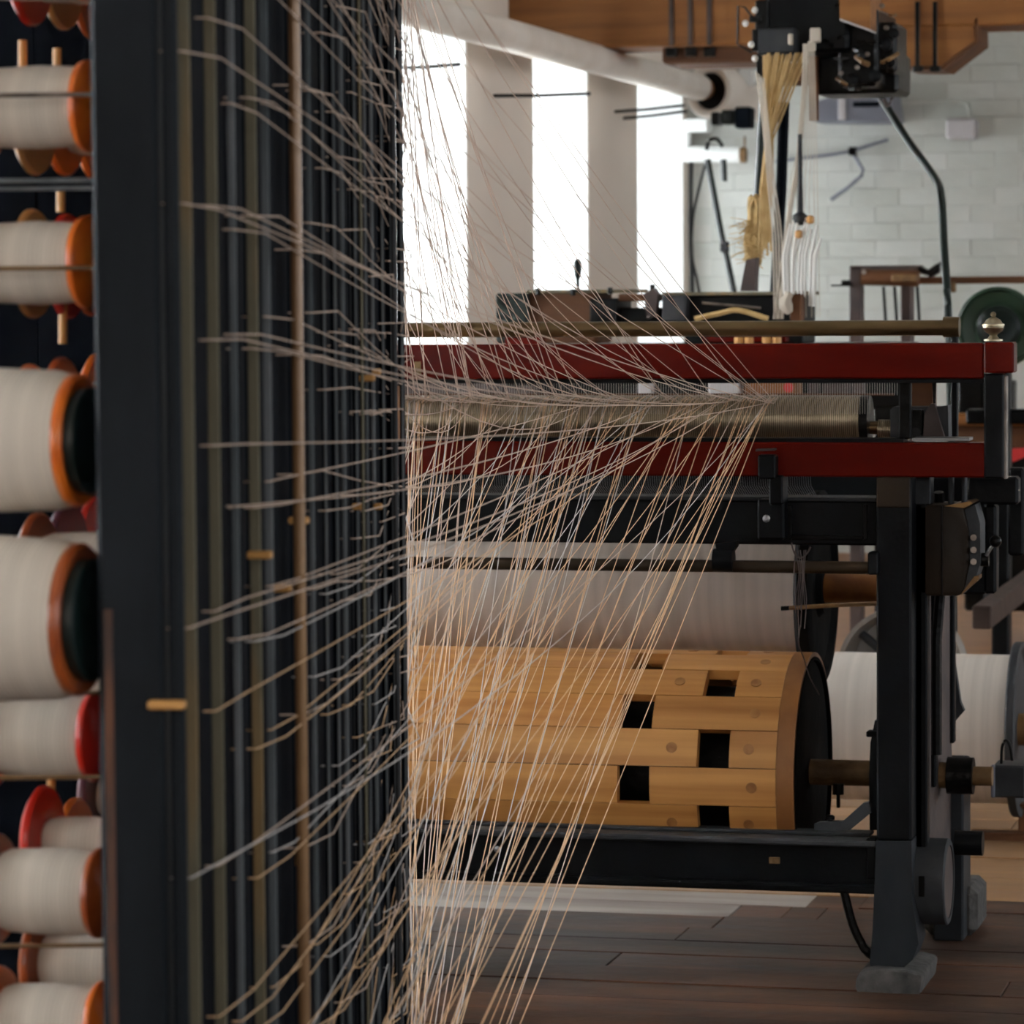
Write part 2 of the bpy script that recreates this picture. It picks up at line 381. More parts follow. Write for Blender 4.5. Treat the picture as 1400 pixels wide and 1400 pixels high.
for a, b in qw: box(bm, (a, YR-.4, 0), (b, YR, 1.6)); box(bm, (a, YR-.4, 3.0), (b, YR, ZC))
struct('wall_front', bm, M['dark_end_wall'], smooth=False)
for a, b in qw: area('fill_rear', ((a+b)/2, YR-.45, 2.3), (PI/2, 0, 0), b-a, 1.4, P_REAR, WARM)

# ================================================================ MACHINE in front: frame, rails, rollers
G = YF
root = thing('warping_machine', 'black iron warping machine with two dark red rails, standing behind the creel threads', 'machine', (W(900, 1000, G).x, G, 0))
def part(name, m, fn, parent=root, **k):
    bm = new(); fn(bm); return obj(name, bm, M[m] if isinstance(m, str) else m, parent, **k)
LX = 380                          # the machine goes on to the left behind the creel
# upper red rail
ur = part('upper_rail', 'red', lambda b: pbox(b, LX, 470.5, 1345, 518, G-.01, .055, .003)); lab(ur, 'upper dark red rail')
part('rail_end', 'red', lambda b: pbox(b, 1345, 468, 1386, 510, G-.014, .06, .003), ur)
part('iron_strip', 'black', lambda b: pbox(b, LX, 518.5, 1345, 524, G-.004, .05, .001), ur)
part('brass_plate', 'brass', lambda b: pbox(b, 566, 494, 575, 513, G-.013, .003, .001), ur)
lr = part('lower_rail', 'red', lambda b: pbox(b, LX, 604, 1347, 650.5, G-.01, .055, .003)); lab(lr, 'lower dark red rail')
part('iron_strip', 'black', lambda b: pbox(b, LX, 598.5, 1235, 604, G+.0, .06, .001), lr)
part('brass_plate', 'brass', lambda b: pbox(b, 566, 610, 575, 618, G-.013, .003, .001), lr)
part('end_post', 'black', lambda b: pbox(b, 1345, 511, 1372, 654, G-.012, .05, .003))
part('end_post_edge', 'silver', lambda b: pbox(b, 1372.3, 514, 1376, 655, G+.004, .03, .001))
part('strut', 'grease', lambda b: pbox(b, 1229, 519, 1245, 600, G+.02, .02, .002))
# brass rod above
def fn(b):
    p, q = W(LX, 449, G+.25), W(1308, 448, G+.25); p.z = q.z; cyl(b, p, q, 10.5*mpp(1000, 450, G+.25), n=24)
gr = part('guide_rod', 'brass', fn)
def fn(b):
    p, q = W(1290, 447, G+.25), W(1312, 447, G+.25); q.z = p.z; cyl(b, p, q, 14*mpp(1300, 450, G+.25), n=24)
part('rod_socket', 'brass', fn, gr)
part('rod_bracket', 'black', lambda b: (pbox(b, 1300, 446, 1309, 600, G+.26, .02, .002)))
# finial
def fn(b):
    p = W(1358, 466, G+.012); k = mpp(1358, 466, G)
    lathe(b, p, (0, 0, 1), [(0, 13*k), (2*k, 13*k), (3*k, 8*k), (7*k, 5*k), (9*k, 6*k), (13*k, 12*k), (18*k, 14.5*k), (20*k, 14*k), (20.5*k, 15.5*k), (23*k, 15.5*k), (23.5*k, 13*k), (29*k, 9.5*k), (32*k, 4*k), (33*k, 2*k), (34*k, 3.4*k), (36.5*k, 4*k), (39*k, 2.6*k), (40*k, .6*k)], 20)
lab(part('finial', 'brass2', fn), 'turned brass finial')
# fluted roller and reed
YRoll = G+.13
kr = mpp(900, 575, YRoll)
def fn(b):
    p, q = W(LX, 574, YRoll), W(1178, 574, YRoll); p.z = q.z; cyl(b, p, q, 33*kr, n=40)
fr = part('fluted_roller', 'fluted', fn)
def fn(b):
    p, q = W(1178, 574, YRoll), W(1190, 574, YRoll); p.z = q.z; cyl(b, p, q, 33*kr, n=40)
part('roller_cap', 'grease', fn, fr)
def fn(b):
    p, q = W(1190, 585, YRoll), W(1300, 585, YRoll); p.z = q.z; cyl(b, p, q, 9*kr, n=20)
part('roller_shaft', 'brass', fn, fr)
def fn(b):
    p, q = W(1201, 588, YRoll-.02), W(1243, 588, YRoll-.02); p.z = q.z; cyl(b, p, q, 14*kr, n=24)
part('fluted_collar', 'fluted', fn, fr)
YReed = G+.07
def fn(b):
    x = LX
    while x < 1238:
        p = W(x, 519, YReed); q = W(x, 566 if x < 1190 else 540, YReed); rr = .00042
        q.x = p.x
        tube(b, [p, q], rr, 3)
        x += 3.4
stuff(part('reed_wires', 'wire', fn, smooth=False))
part('reed_baulk', 'timber_dark', lambda b: pbox(b, LX, 538, 1222, 541, YRoll+.05, .012, .001))
# bearing block to the right of the roller
def fn(b):
    pprism(b, [(1217, 600), (1217, 560), (1222, 556), (1272, 556), (1284, 556), (1296, 554), (1297, 600)], G+.09, .05)
bb = part('bearing_block', 'grey', fn)
part('bearing_boss', 'mauve', lambda b: pprism(b, [(1262, 600), (1264, 566), (1272, 552), (1278, 552), (1282, 568), (1292, 600)], G+.075, .02), bb)
part('bearing_dark', 'grease', lambda b: pbox(b, 1245, 560, 1262, 594, G+.08, .02, .002), bb)
def fn(b):
    cyl(b, W(1252, 591, G+.06), W(1252, 591, G+.085), 6.5*kr, n=16)
part('bolt', 'black', fn, bb)
part('base_plate', 'steel', lambda b: pbox(b, 1247, 598.5, 1325, 603, G+.0, .06, .001))
part('wood_block', 'timber_dark', lambda b: pbox(b, 1240, 516, 1276, 557, G+.18, .05, .002))
part('blade', 'grease', lambda b: pprism(b, [(1274, 517), (1280, 517), (1279, 553), (1276, 553)], G+.1, .006))
# iron cross beam under the red rails
cb = part('cross_beam', 'black', lambda b: pbox(b, LX, 682, 1200, 742, G+.04, .07, .004))
part('beam_ledge', 'grey', lambda b: pbox(b, LX, 678, 1198, 683, G+.025, .09, .002), cb)
part('recess_edge', 'grease', lambda b: (pbox(b, 1076, 690, 1082, 738, G+.032, .01, .001), pbox(b, 1180, 690, 1186, 738, G+.032, .01, .001), pbox(b, 1082, 732, 1180, 738, G+.032, .01, .001)) , cb)
# hook bracket hanging from lower rail
hb = part('hook_bracket', 'black', lambda b: (pbox(b, 1036, 622, 1060, 655, G-.045, .034, .003), pbox(b, 1051, 650, 1070, 690, G-.03, .06, .003), pbox(b, 1035, 683, 1072, 738, G-.01, .05, .004)))
part('bracket_top', 'mauve', lambda b: pprism(b, [(1033, 614.5), (1058, 613.5), (1058, 616), (1033, 617)], G-.047, .03), hb)
def fn(b):
    p = W(1048, 709, G-.01); lathe(b, p, (0, -1, 0), [(0, .007), (.003, .007), (.004, .004)], 14)
part('screw', 'steel', fn, hb)
# front rod with collar
YRd = G-.02
def fn(b):
    p, q = W(LX, 767, YRd), W(1197, 768, YRd); q.z = p.z; cyl(b, p, q, 8.5*mpp(900, 767, YRd), n=20)
rd = part('tie_rod', 'brass' and 'silver', fn)
rd.data.materials[0] = M['cap_brown']
def fn(b):
    p, q = W(976, 766, YRd), W(1003, 766, YRd); q.z = p.z; cyl(b, p, q, 16*mpp(900, 767, YRd), n=24)
    pprism(b, [(978, 744), (1006, 740), (1006, 748), (1000, 756), (980, 756)], YRd-.01, .03)
part('rod_collar', 'black', fn, rd)
part('rod_socket', 'black', lambda b: pbox(b, 1186, 755, 1200, 786, YRd-.015, .04, .003), rd)
# lower iron beam: stepped ledge, sunk face, lip
lb = part('lower_beam', 'black', lambda b: pbox(b, LX, 1145, 1198, 1200, G+.03, .03, .001))
part('beam_top', 'grey', lambda b: pbox(b, LX, 1139, 1198, 1147, G-.0, .06, .003), lb)
part('beam_step', 'grey', lambda b: pbox(b, LX, 1128, 1190, 1133, G+.09, .05, .002), lb)
part('beam_lip', 'black', lambda b: pbox(b, LX, 1199, 1198, 1209.5, G-.0, .06, .004), lb)
part('beam_end', 'black', lambda b: pbox(b, 1184, 1146, 1198, 1202, G+.01, .04, .003), lb)
def fn(b):
    p = W(680, 1161, G+.03); lathe(b, p, (0, -1, 0), [(0, .006), (.003, .006), (.004, .003)], 14)
part('screw', 'steel', fn, lb)
part('maker_plate', 'rust', lambda b: pbox(b, 1051, 1172, 1066, 1181, G+.027, .004, .001), lb)
# catch on the lower beam
def fn(b):
    pprism(b, [(1113, 1135), (1113, 1127), (1119, 1124), (1152, 1123), (1180, 1098), (1187, 1097), (1190, 1102), (1190, 1112), (1162, 1135)], G+.03, .02)
ct = part('catch_lever', 'grey', fn)
def fn(b):
    p = W(1135, 1125, G+.04); k = mpp(1135, 1125, G)
    lathe(b, p, (0, 0, 1), [(0, 4*k), (4*k, 4*k), (5*k, 6.5*k), (9*k, 6.5*k), (11*k, 4*k)], 12)
part('catch_knob', 'black', fn, ct)
# front leg, tapered and dusty at the foot
lg = part('front_leg', 'black', lambda b: pbox(b, 1198, 652, 1246, 1150, G-.01, .09, .004))
part('leg_cap', 'cap_brown', lambda b: pbox(b, 1198, 652, 1244, 694, G-.013, .01, .002), lg)
def fn(b):
    pprism(b, [(1197.5, 1150), (1246, 1150), (1247, 1230), (1256, 1290), (1248, 1312), (1230, 1328), (1194, 1328), (1189, 1318), (1193, 1270), (1196, 1200)], G-.012, .10)
part('leg_foot', 'leg', fn, lg)
fb = part('foot_pad', 'concrete', lambda b: None if False else pprism(b, [(1169, 1356), (1169, 1338), (1175, 1330), (1190, 1325), (1240, 1328), (1262, 1334), (1258, 1364), (1205, 1365), (1176, 1363)], G-.05, .22, .008))
# side casting to the right of the leg (stands in depth)
XS = W(1250, 1000, G).x
def sidepoly(pts, X, d):
    return [XW(px, py, X) for px, py in pts]
def fn(b):
    prism(b, [Vector((XS-.015, YF+.06, .10)), Vector((XS-.015, YF+.62, .10)), Vector((XS-.015, YF+.50, .42)), Vector((XS-.015, YF+.50, .85)), Vector((XS-.015, YF+.06, .95))], (.02, 0, 0))
sc = part('side_casting', 'mauve', fn)
part('casting_rib', 'black', lambda b: (box(b, (XS-.02, YF+.06, .12), (XS+.016, YF+.10, .95), .003), box(b, (XS-.02, YF+.20, .35), (XS+.014, YF+.235, .90), .003), box(b, (XS-.02, YF+.485, .40), (XS+.014, YF+.51, .86), .003)), sc)
part('casting_slot', 'grease', lambda b: (box(b, (XS+.0045, YF+.28, .40), (XS+.0065, YF+.31, .52), .0005), box(b, (XS+.0045, YF+.36, .66), (XS+.0065, YF+.385, .72), .0005)), sc)
part('rear_leg', 'leg', lambda b: box(b, (XS-.03, YF+.50, .0), (XS+.03, YF+.62, .36), .004))
part('rear_foot', 'concrete', lambda b: box(b, (XS-.06, YF+.56, 0), (XS+.05, YF+.74, .10), .015))
part('pull_lever', 'grease', lambda b: tube(b, [(XS+.03, YF+.12, .92), (XS+.03, YF+.16, .76), (XS+.022, YF+.15, .64), (XS+.022, YF+.15, .42)], .010, 8))
part('wing_plate', 'grey', lambda b: pprism(b, [(1303, 893), (1313, 960), (1318, 972), (1306, 986), (1303, 988)], G+.55, .02))
# pulley on the side
def fn(b):
    c = W(1252, 1204, G+.10); k = mpp(1252, 1204, G+.1)
    lathe(b, c, (1, 0, 0), [(0, 56*k), (.005, 59*k), (44*k, 59*k), (46*k, 57*k), (46.2*k, 50*k), (42*k, 49*k)], 44)
pu = part('belt_pulley', 'grey', fn)
def fn(b):
    c = W(1252, 1204, G+.10); k = mpp(1252, 1204, G+.1)
    cyl(b, c + Vector((42*k, 0, 0)), c + Vector((44.6*k, 0, 0)), 53*k, n=44)
part('pulley_face', 'mauve', fn, pu)
def fn(b):
    c = W(1252, 1204, G+.10); k = mpp(1252, 1204, G+.1)
    box(b, (c.x+12*k, c.y-59.5*k, c.z-12*k), (c.x+20*k, c.y-56*k, c.z+16*k), .001)
part('pulley_slot', 'grease', fn, pu)
def fn(b):
    p = W(1306, 1152, G+.22); k = mpp(1306, 1152, G+.2)
    cyl(b, p, p+Vector((38*k, 0, 0)), 17*k, n=24)
part('shaft_stub', 'black', fn, pu)
# gear box
def fn(b):
    pprism(b, [(1247, 700), (1252, 690), (1300, 689), (1318, 694), (1324, 725), (1325, 770), (1318, 806), (1312, 815), (1260, 815), (1250, 806)], G+.06, .10, .006)
part('rear_casting', 'black', lambda b: pbox(b, 1244, 652, 1348, 812, G+.95, .06, .004))
gb = part('gear_box', 'ambergear', fn)
part('box_seam', 'grease', lambda b: pbox(b, 1286.5, 692, 1288.5, 814, G+.057, .004, .0005), gb)
part('box_top_edge', 'gold', lambda b: pprism(b, [(1291, 692), (1318, 694.5), (1330, 688), (1326, 685.5), (1312, 688)], G+.058, .10), gb)
part('box_side', 'grey', lambda b: pprism(b, [(1319, 697), (1333, 690), (1340, 716), (1340, 770), (1334, 790), (1314, 814), (1320, 800), (1326, 770), (1325, 725)], G+.065, .08), gb)
for yy_ in (735, 752, 768):
    part('box_bolt', 'silver', lambda b: cyl(b, W(1331, yy_, G+.05), W(1331, yy_, G+.07), .006, n=10), gb)
part('box_lower_edge', 'gold', lambda b: pprism(b, [(1312, 815), (1338, 792), (1338, 787), (1332, 788)], G+.062, .05), gb)
def fn(b):
    tube(b, [W(1348, 760, G+.08), W(1354, 750, G+.08), W(1361, 741, G+.08)], .0035, 8)
gh = part('gear_lever', 'steel', fn, gb)
def fn(b):
    c = W(1361, 740, G+.08); bmesh.ops.create_uvsphere(b, u_segments=16, v_segments=10, radius=.0115, matrix=Matrix.Translation(c))
part('lever_ball', 'grease', fn, gb)
part('lever_hub', 'grease', lambda b: cyl(b, W(1338, 765, G+.09), W(1352, 765, G+.09), .013, n=14), gb)
for q_ in ((1246, 652, 1272, 690, .05, .05), (1296, 651, 1302, 691, .07, .03), (1314, 651, 1320, 689, .07, .03)): part('upper_bracket', 'grey', lambda b: pbox(b, q_[0], q_[1], q_[2], q_[3], G+q_[4], q_[5], .002))
for q_ in ((1322, 652, 1392, 690, .16), (1345, 690, 1362, 812, .2), (1378, 640, 1400, 760, .35)): part('outer_iron', 'black', lambda b: pbox(b, q_[0], q_[1], q_[2], q_[3], G+q_[4], .05, .005))
# hose
def fn(b):
    tube(b, smooth_pts([W(1152, 1209, G+.05), W(1157, 1232, G+.05), W(1166, 1265, G+.05), W(1178, 1290, G+.05), W(1192, 1306, G+.05), W(1230, 1322, G+.12)], 6), .0085, 8)
lab(part('hose', 'grease', fn), 'black hose')

# yarn curtain between roller and warp beam
wbY = G+.62; kb = mpp(800, 800, wbY)
wbZ = W(800, 800, wbY).z; wbR = 86*kb
def fn(b):
    x = LX
    while x < 1106:
        p = W(x, 600, YRoll+.035); q = Vector((p.x, wbY-wbR*.55, wbZ+wbR*.84)); m_ = W(x, 664, YRoll+.06); m_.x = p.x
        tube(b, [p, m_, q], .00055, 3); x += 3.1
stuff(part('warp_curtain', 'greyyarn', fn, smooth=False))

part('dark_backing', 'black', lambda b: pbox(b, LX, 600, 1215, 741, G+.86, .08, .004))  # board added behind the yarn curtain to make its background dark
# ---------------------------------------------------------------- warp beam lifted into the machine
wx0, wx1 = W(LX, 800, wbY).x, W(1110, 800, wbY).x
wbm = thing('warp_beam', 'wide beam of wound pale yarn with black iron flange, above the wooden drum', 'warp beam', (wx0, wbY, wbZ))
bm = new(); cyl(bm, (wx0, wbY, wbZ), (wx1, wbY, wbZ), wbR, n=64); obj('wound_yarn', bm, M['warp'], wbm)
bm = new(); Rf = 132*kb
lathe(bm, (wx1, wbY, wbZ), (1, 0, 0), [(0, Rf*.5), (.001, Rf*.98), (.004, Rf), (.022, Rf), (.026, Rf*.96), (.028, Rf*.86), (.016, Rf*.8), (.016, Rf*.3), (.028, Rf*.25)], 64)
fl = obj('flange', bm, M['matteblack'], wbm)
bm = new(); lathe(bm, (wx1-.006, wbY, wbZ), (1, 0, 0), [(0, Rf*.97), (.006, Rf*.985)], 64); obj('flange_rim', bm, M['grey'], fl)
bm = new(); cyl(bm, (wx1+.02, wbY, wbZ), (wx1+.16, wbY, wbZ), 20*kb, n=20); lab(obj('axle', bm, M['rusty_orange'], wbm), 'rusty orange axle')

# ---------------------------------------------------------------- wooden drum with staves
dY = G+.33; kd = mpp(900, 1050, dY); dZ = W(900, 1050, dY).z; dR = 162*kd
dx1 = W(1063, 1053, dY-dR*.9).x; dx0 = W(LX, 1053, dY-dR*.9).x
drum = thing('slatted_drum', 'large drum of pale pine staves with square gaps and dark iron end', 'drum', (dx0, dY, dZ))
NS = 20; tilt = math.atan(.06+650/5000-.06) + math.radians(1)
def stave(x0, x1, a):
    bm = new(); h = PI/NS-.0032; ch = dR
    pts = []
    for s in (-1, -.33, .33, 1):
        pts.append(Vector((0, -math.cos(a+s*h), math.sin(a+s*h)))*ch)
    pi = [Vector((0, -math.cos(a+s*h*1.0), math.sin(a+s*h*1.0)))*(ch-.022) for s in (1, -1)]
    poly = [Vector((x0, dY, dZ))+p for p in pts+pi]
    prism(bm, poly, (x1-x0, 0, 0))
    return obj('stave', bm, M['stave'], drum, ang=20)
kx = kd
for i in range(NS):
    a = tilt + (i+.5)*2*PI/NS
    aa = (a+PI) % (2*PI)-PI
    gx = 870 if i % 2 else 978
    # gap position along x in metres, taken on the front line of the drum
    g0 = W(gx-23, 1053, dY-dR*.9).x; g1 = W(gx+21, 1053, dY-dR*.9).x
    stave(dx0, g0, a); stave(g1, dx1, a)
    if -0.6 < aa < 1.7:
        for px in ((1025, 920) if i % 2 == 0 else (1030,)):
            X = W(px, 1053, dY-dR*.9).x
            d = Vector((0, -math.cos(a), math.sin(a)))
            c = Vector((X, dY, dZ)) + d*(dR*math.cos(PI/NS*.33)*.9995)
            bm = new(); cyl(bm, c-d*.004, c+d*.0011, .0105, n=16); obj('plug', bm, M['knot'], drum)
bm = new(); lathe(bm, (dx1+.0005, dY, dZ), (1, 0, 0), [(0, dR*.78), (0, dR*1.0), (.034, dR*1.0), (.034, dR*.965), (.028, dR*.965), (.028, dR*.78)], 60, cap=False); obj('end_rim', bm, M['rim'], drum)
bm = new(); lathe(bm, (dx1, dY, dZ), (1, 0, 0), [(.02, dR*.1), (.02, dR*.90), (.0285, dR*.90), (.0285, dR*.963), (.0365, dR*.963), (.0365, dR*.935), (.0292, dR*.93), (.0292, dR*.1)], 60); obj('iron_end', bm, M['matteblack'], drum)
bm = new(); lathe(bm, (dx0-.002, dY, dZ), (-1, 0, 0), [(0, .02), (0, dR*.98), (.02, dR*.98), (.02, .02)], 40); obj('iron_end', bm, M['grease'], drum)
bm = new(); lathe(bm, (dx0, dY, dZ), (1, 0, 0), [(0, dR*.70), (dx1-dx0, dR*.70)], 30); obj('inner_core', bm, M['grease'], drum)
shx = W(1203, 1056, dY).x
bm = new(); cyl(bm, (dx1+.02, dY, dZ), (shx+.16, dY, dZ), 17.5*kd, n=24); sh = obj('shaft', bm, M['rust'], drum); lab(sh, 'rusty brown shaft')
bm = new(); p = W(1146, 1074, dY-.02)
cyl(bm, p+Vector((0, 0, .004)), p+Vector((0, 0, -12*kd)), 8*kd, n=10); cyl(bm, p, p+Vector((0, 0, -30*kd)), 2.6*kd, n=8); obj('set_bolt', bm, M['grease'], sh)
bm = new(); p = W(1304, 1056, dY+.0); cyl(bm, (XS+.02, dY, dZ), (W(1331, 1056, dY).x, dY, dZ), 25*kd, n=20); obj('shaft_collar', bm, M['grease'], drum)
bm = new(); pprism(bm, [(1196, 985), (1201, 985), (1201, 1135), (1189, 1135), (1188, 1060), (1190, 1015)], G+.12, .03); pbox(bm, 1184, 1000, 1200, 1008, G+.11, .03); obj('brake_band', bm, M['black'], root)

# ---------------------------------------------------------------- small loose things on the machine
bm = new()
random.seed(3)
for k in range(7):
    x = 1087+k*2.2; yb = 850+random.uniform(-22, 22)
    tube(bm, smooth_pts([W(x+random.uniform(-2, 2), 752, G-.045), W(x+random.uniform(-5, 5), 785, G-.045), W(x+random.uniform(-4, 4), 820, G-.043), W(x+random.uniform(-3, 3), yb, G-.043)], 5), .0010, 5)
tube(bm, smooth_pts([W(1082, 742, G-.04), W(1086, 756, G-.045), W(1094, 763, G-.046), W(1103, 757, G-.045), W(1108, 748, G-.04)], 5), .0016, 6)
tube(bm, smooth_pts([W(1094, 855, G-.043), W(1092, 880, G-.03), W(1099, 900, G+.02), W(1107, 925, G+.05), W(1120, 950, G+.08)], 6), .0012, 5)
tag(stuff(obj('twine_hank', bm, M['mauve'])), 'loose hank of brown twine hanging over the tie rod', 'twine')['kind'] = 'thing'
bm = new(); tube(bm, [W(1069, 832, G+.3), W(1130, 828, G+.31), W(1205, 825, G+.32)], .0042, 8); st = tag(obj('thin_stick', bm, M['dowel']), 'thin wooden stick poking past the warp beam flange', 'stick')
bm = new(); cyl(bm, W(1068, 832, G+.3), W(1079, 831.4, G+.3), .0046, n=8); obj('stick_tip', bm, M['grease'], st)

# ================================================================ CREEL on the left
VPC, KC = 1220.0, 2827.0
PHI = math.atan((VPC-700)/F)
def camxy(xc, zc):               # ground point from camera-frame x and depth
    return Vector((math.cos(TH)*xc - math.sin(TH)*zc, math.sin(TH)*xc + math.cos(TH)*zc, 0))
Z0 = KC/(VPC-246)
CO = camxy((246-700)/F*Z0, Z0)
Av = camxy(math.cos(PHI), -math.sin(PHI)); Bv = camxy(math.sin(PHI), math.cos(PHI))
CRZ = math.atan2(Av.y, Av.x)
def CP(px, py, b):               # creel-local (a, b, z) of the pixel on the plane at depth b along the creel
    d = ray(px, py); o = CO + Bv*b
    t = (o-CAM).dot(Bv)/d.dot(Bv); p = CAM + d*t
    return Vector(((p-CO).dot(Av), b, p.z))
def CWd(a, b, z): q = CO + Av*a + Bv*b; return Vector((q.x, q.y, z))
def bx(px):                      # distance along the panel where its face crosses pixel column px
    return (KC/(VPC-px) - Z0)/math.cos(PHI)
creel = thing('bobbin_creel', 'tall black slatted creel holding rows of bobbins, at the left', 'creel', (CO.x, CO.y, 0), CRZ)
HT = 2.5
def cpart(name, m, fn, parent=creel, **k):
    bm = new(); fn(bm); return obj(name, bm, M[m], parent, local=True, **k)
a130 = CP(131, 700, 0).x; a222 = CP(221, 700, 0).x
cpart('front_post', 'creel_post', lambda b: box(b, (a130, 0, 0), (a222, .045, HT), .004))
cpart('front_batten', 'creel_post', lambda b: box(b, (a222+.0035, .004, 0), (0, .016, HT), .003))
cpart('worn_edge', 'bare', lambda b: box(b, (a130+.005, -.0006, 0), (a130+.0125, .002, 1.05), .0003))
SL = [(250, 268, 'olive'), (286, 303, 'olive'), (317, 328, 'slate'), (341, 357, 'olive'), (361, 374, 'slate'), (404, 415, 'creel'), (423, 431, 'slate'), (440, 446, 'creel'),
      (453, 461, 'creel'), (468, 475, 'slate'), (483, 489, 'creel'), (497, 503, 'creel'), (509, 515, 'slate'), (521, 526, 'creel'), (533, 538, 'creel'), (545, 552, 'creel')]
for x0, x1, m in SL:
    b = bx(x1); Zs = KC/(VPC-x1); t = (x1-x0)*Zs/F
    sl = cpart('slat', 'creel', lambda q: box(q, (-t, b, 0), (0, b+.020, HT), .002))
    if m != 'creel': cpart('slat_face', m, lambda q: box(q, (-t-.0003, b-.003, 0), (-.0006, b-.0003, HT), .001), sl)
    else: cpart('worn_lit_corner', 'slate', lambda q: box(q, (-.0018, b-.001, 0), (.0006, b+.0012, HT), .0003), sl)  # pale strip paints an edge highlight on the worn corner
# dark slats added inside the creel to paint in the shade between slats
for k in range(18):
    b = .03+k*.082
    cpart('gap_shade_slat', 'creel', lambda q: box(q, (-.05, b, 0), (-.038, b+.075, HT), .002))
for k in range(7):
    x0 = -.62+k*.085
    cpart('back_board', 'creel', lambda q: box(q, (x0, 1.42, 0), (x0+.088, 1.44+.004*(k%2), HT), .003))
def rod(px, wpx, a, m, name):
    b = bx(px); r_ = wpx*KC/(VPC-px)/F/2
    return cpart(name, m, lambda q: cyl(q, (a, b, 0), (a, b, HT), r_, n=14))
rod(388, 17, .014, 'dowel', 'dowel_rod'); rod(481, 4.5, .012, 'olive', 'thin_rod'); rod(529, 8, .010, 'grey', 'steel_rod')
cpart('bare_strip', 'rusty_orange', lambda q: box(q, (-.002, bx(540), CP(540, 602, bx(540)).z), (.003, bx(544), CP(540, 528, bx(540)).z), .001))
for k in range(1, 5):            # top and bottom rails tie the slats
    pass
cpart('bottom_rail', 'creel_post', lambda q: box(q, (-.06, 0, .03), (-.012, 1.38, .10), .004))
cpart('top_rail', 'creel_post', lambda q: box(q, (-.06, 0, HT-.1), (-.012, 1.38, HT-.02), .004))
# small wooden pegs on the panel
for x0, x1, yy_ in ((205, 256, 962), (483, 498, 692), (512, 524, 692), (492, 514, 517), (510, 522, 508), (396, 424, 711), (340, 374, 758), (374, 400, 803), (406, 412, 1015), (406, 412, 1170)):
    b = bx(x0)+.012 if x0 > 230 else -.004
    p, q_ = CP(x0, yy_, b), CP(x1, yy_-1, b)
    hgt = .0035 if x1-x0 > 8 else .009
    cpart('peg', 'peg', lambda q: box(q, (p.x, b-.012, p.z-hgt), (q_.x, b-.001, p.z+hgt), .0015))
# horizontal wires between the bobbins
for yy_, b, m in ((129, .28, 'silver'), (366, .28, 'rust'), (246, .30, 'slate'), (257, .45, 'slate'), (1292, .28, 'rust'), (947, .30, 'rust'), (1062, .30, 'rust')):
    p, q_ = CP(-60, yy_+2, b), CP(150, yy_, b)
    cpart('wire_rod', m, lambda q: cyl(q, p, q_, .0021, n=8))

# ---------------------------------------------------------------- bobbins
FLN = ['fl_orange', 'fl_red', 'fl_brown', 'fl_tan', 'fl_plum']
FLW = {'fl_orange': 'orange', 'fl_red': 'red', 'fl_brown': 'brown', 'fl_tan': 'tan', 'fl_plum': 'plum'}
def bobbin(a_r, b, z, ln, ry, rf, m, label, group, core=False, rl=None):
    o = thing('bobbin', label, 'bobbin', CWd(a_r, b, z), CRZ-math.radians(8), group)
    # local x is the axis, 0 at the right end
    bm = new(); lathe(bm, (-ln+.006, 0, 0), (1, 0, 0), [(0, ry*.62), (.008, ry*.9), (.016, ry*.985), (ln*.5, ry*1.03), (ln-.026, ry*.99), (ln-.012, ry*.93)], 36)
    obj('yarn_package', bm, M['spun'], o, local=True)
    for nm, x0, s, rf in (('flange', 0, 1, rf), ('flange', -ln, -1, rl or rf)):
        bm = new()
        if core and s == 1:
            lathe(bm, (-.010, 0, 0), (1, 0, 0), [(0, rf*.75), (0, rf*.97), (.003, rf), (.008, rf), (.011, rf*.95), (.009, rf*.80)], 36)
        else:
            lathe(bm, (x0-s*.010, 0, 0), (s, 0, 0), [(0, rf*.6), (0, rf*.96), (.003, rf), (.006, rf), (.011, rf*.86), (.016, rf*.45), (.017, rf*.2)], 36)
        f_ = obj('flange', bm, M[m], o, local=True)
        if core and s == 1:
            bm = new(); lathe(bm, (-.008, 0, 0), (1, 0, 0), [(0, rf*.3), (0, rf*.80), (.0155, rf*.80), (.0165, rf*.74), (.0125, rf*.66), (.0125, rf*.05)], 32); obj('core_disc', bm, M['core'], f_, local=True)
    bm = new(); cyl(bm, (-ln-.012, 0, 0), (.0, 0, 0), rf*.16, n=10); cyl(bm, (-.001, 0, 0), (.002 if core else .02, 0, 0), rf*.12, n=10); obj('spindle', bm, M['dowel'], o, local=True)
    return o
GB = 'bobbins on the creel'
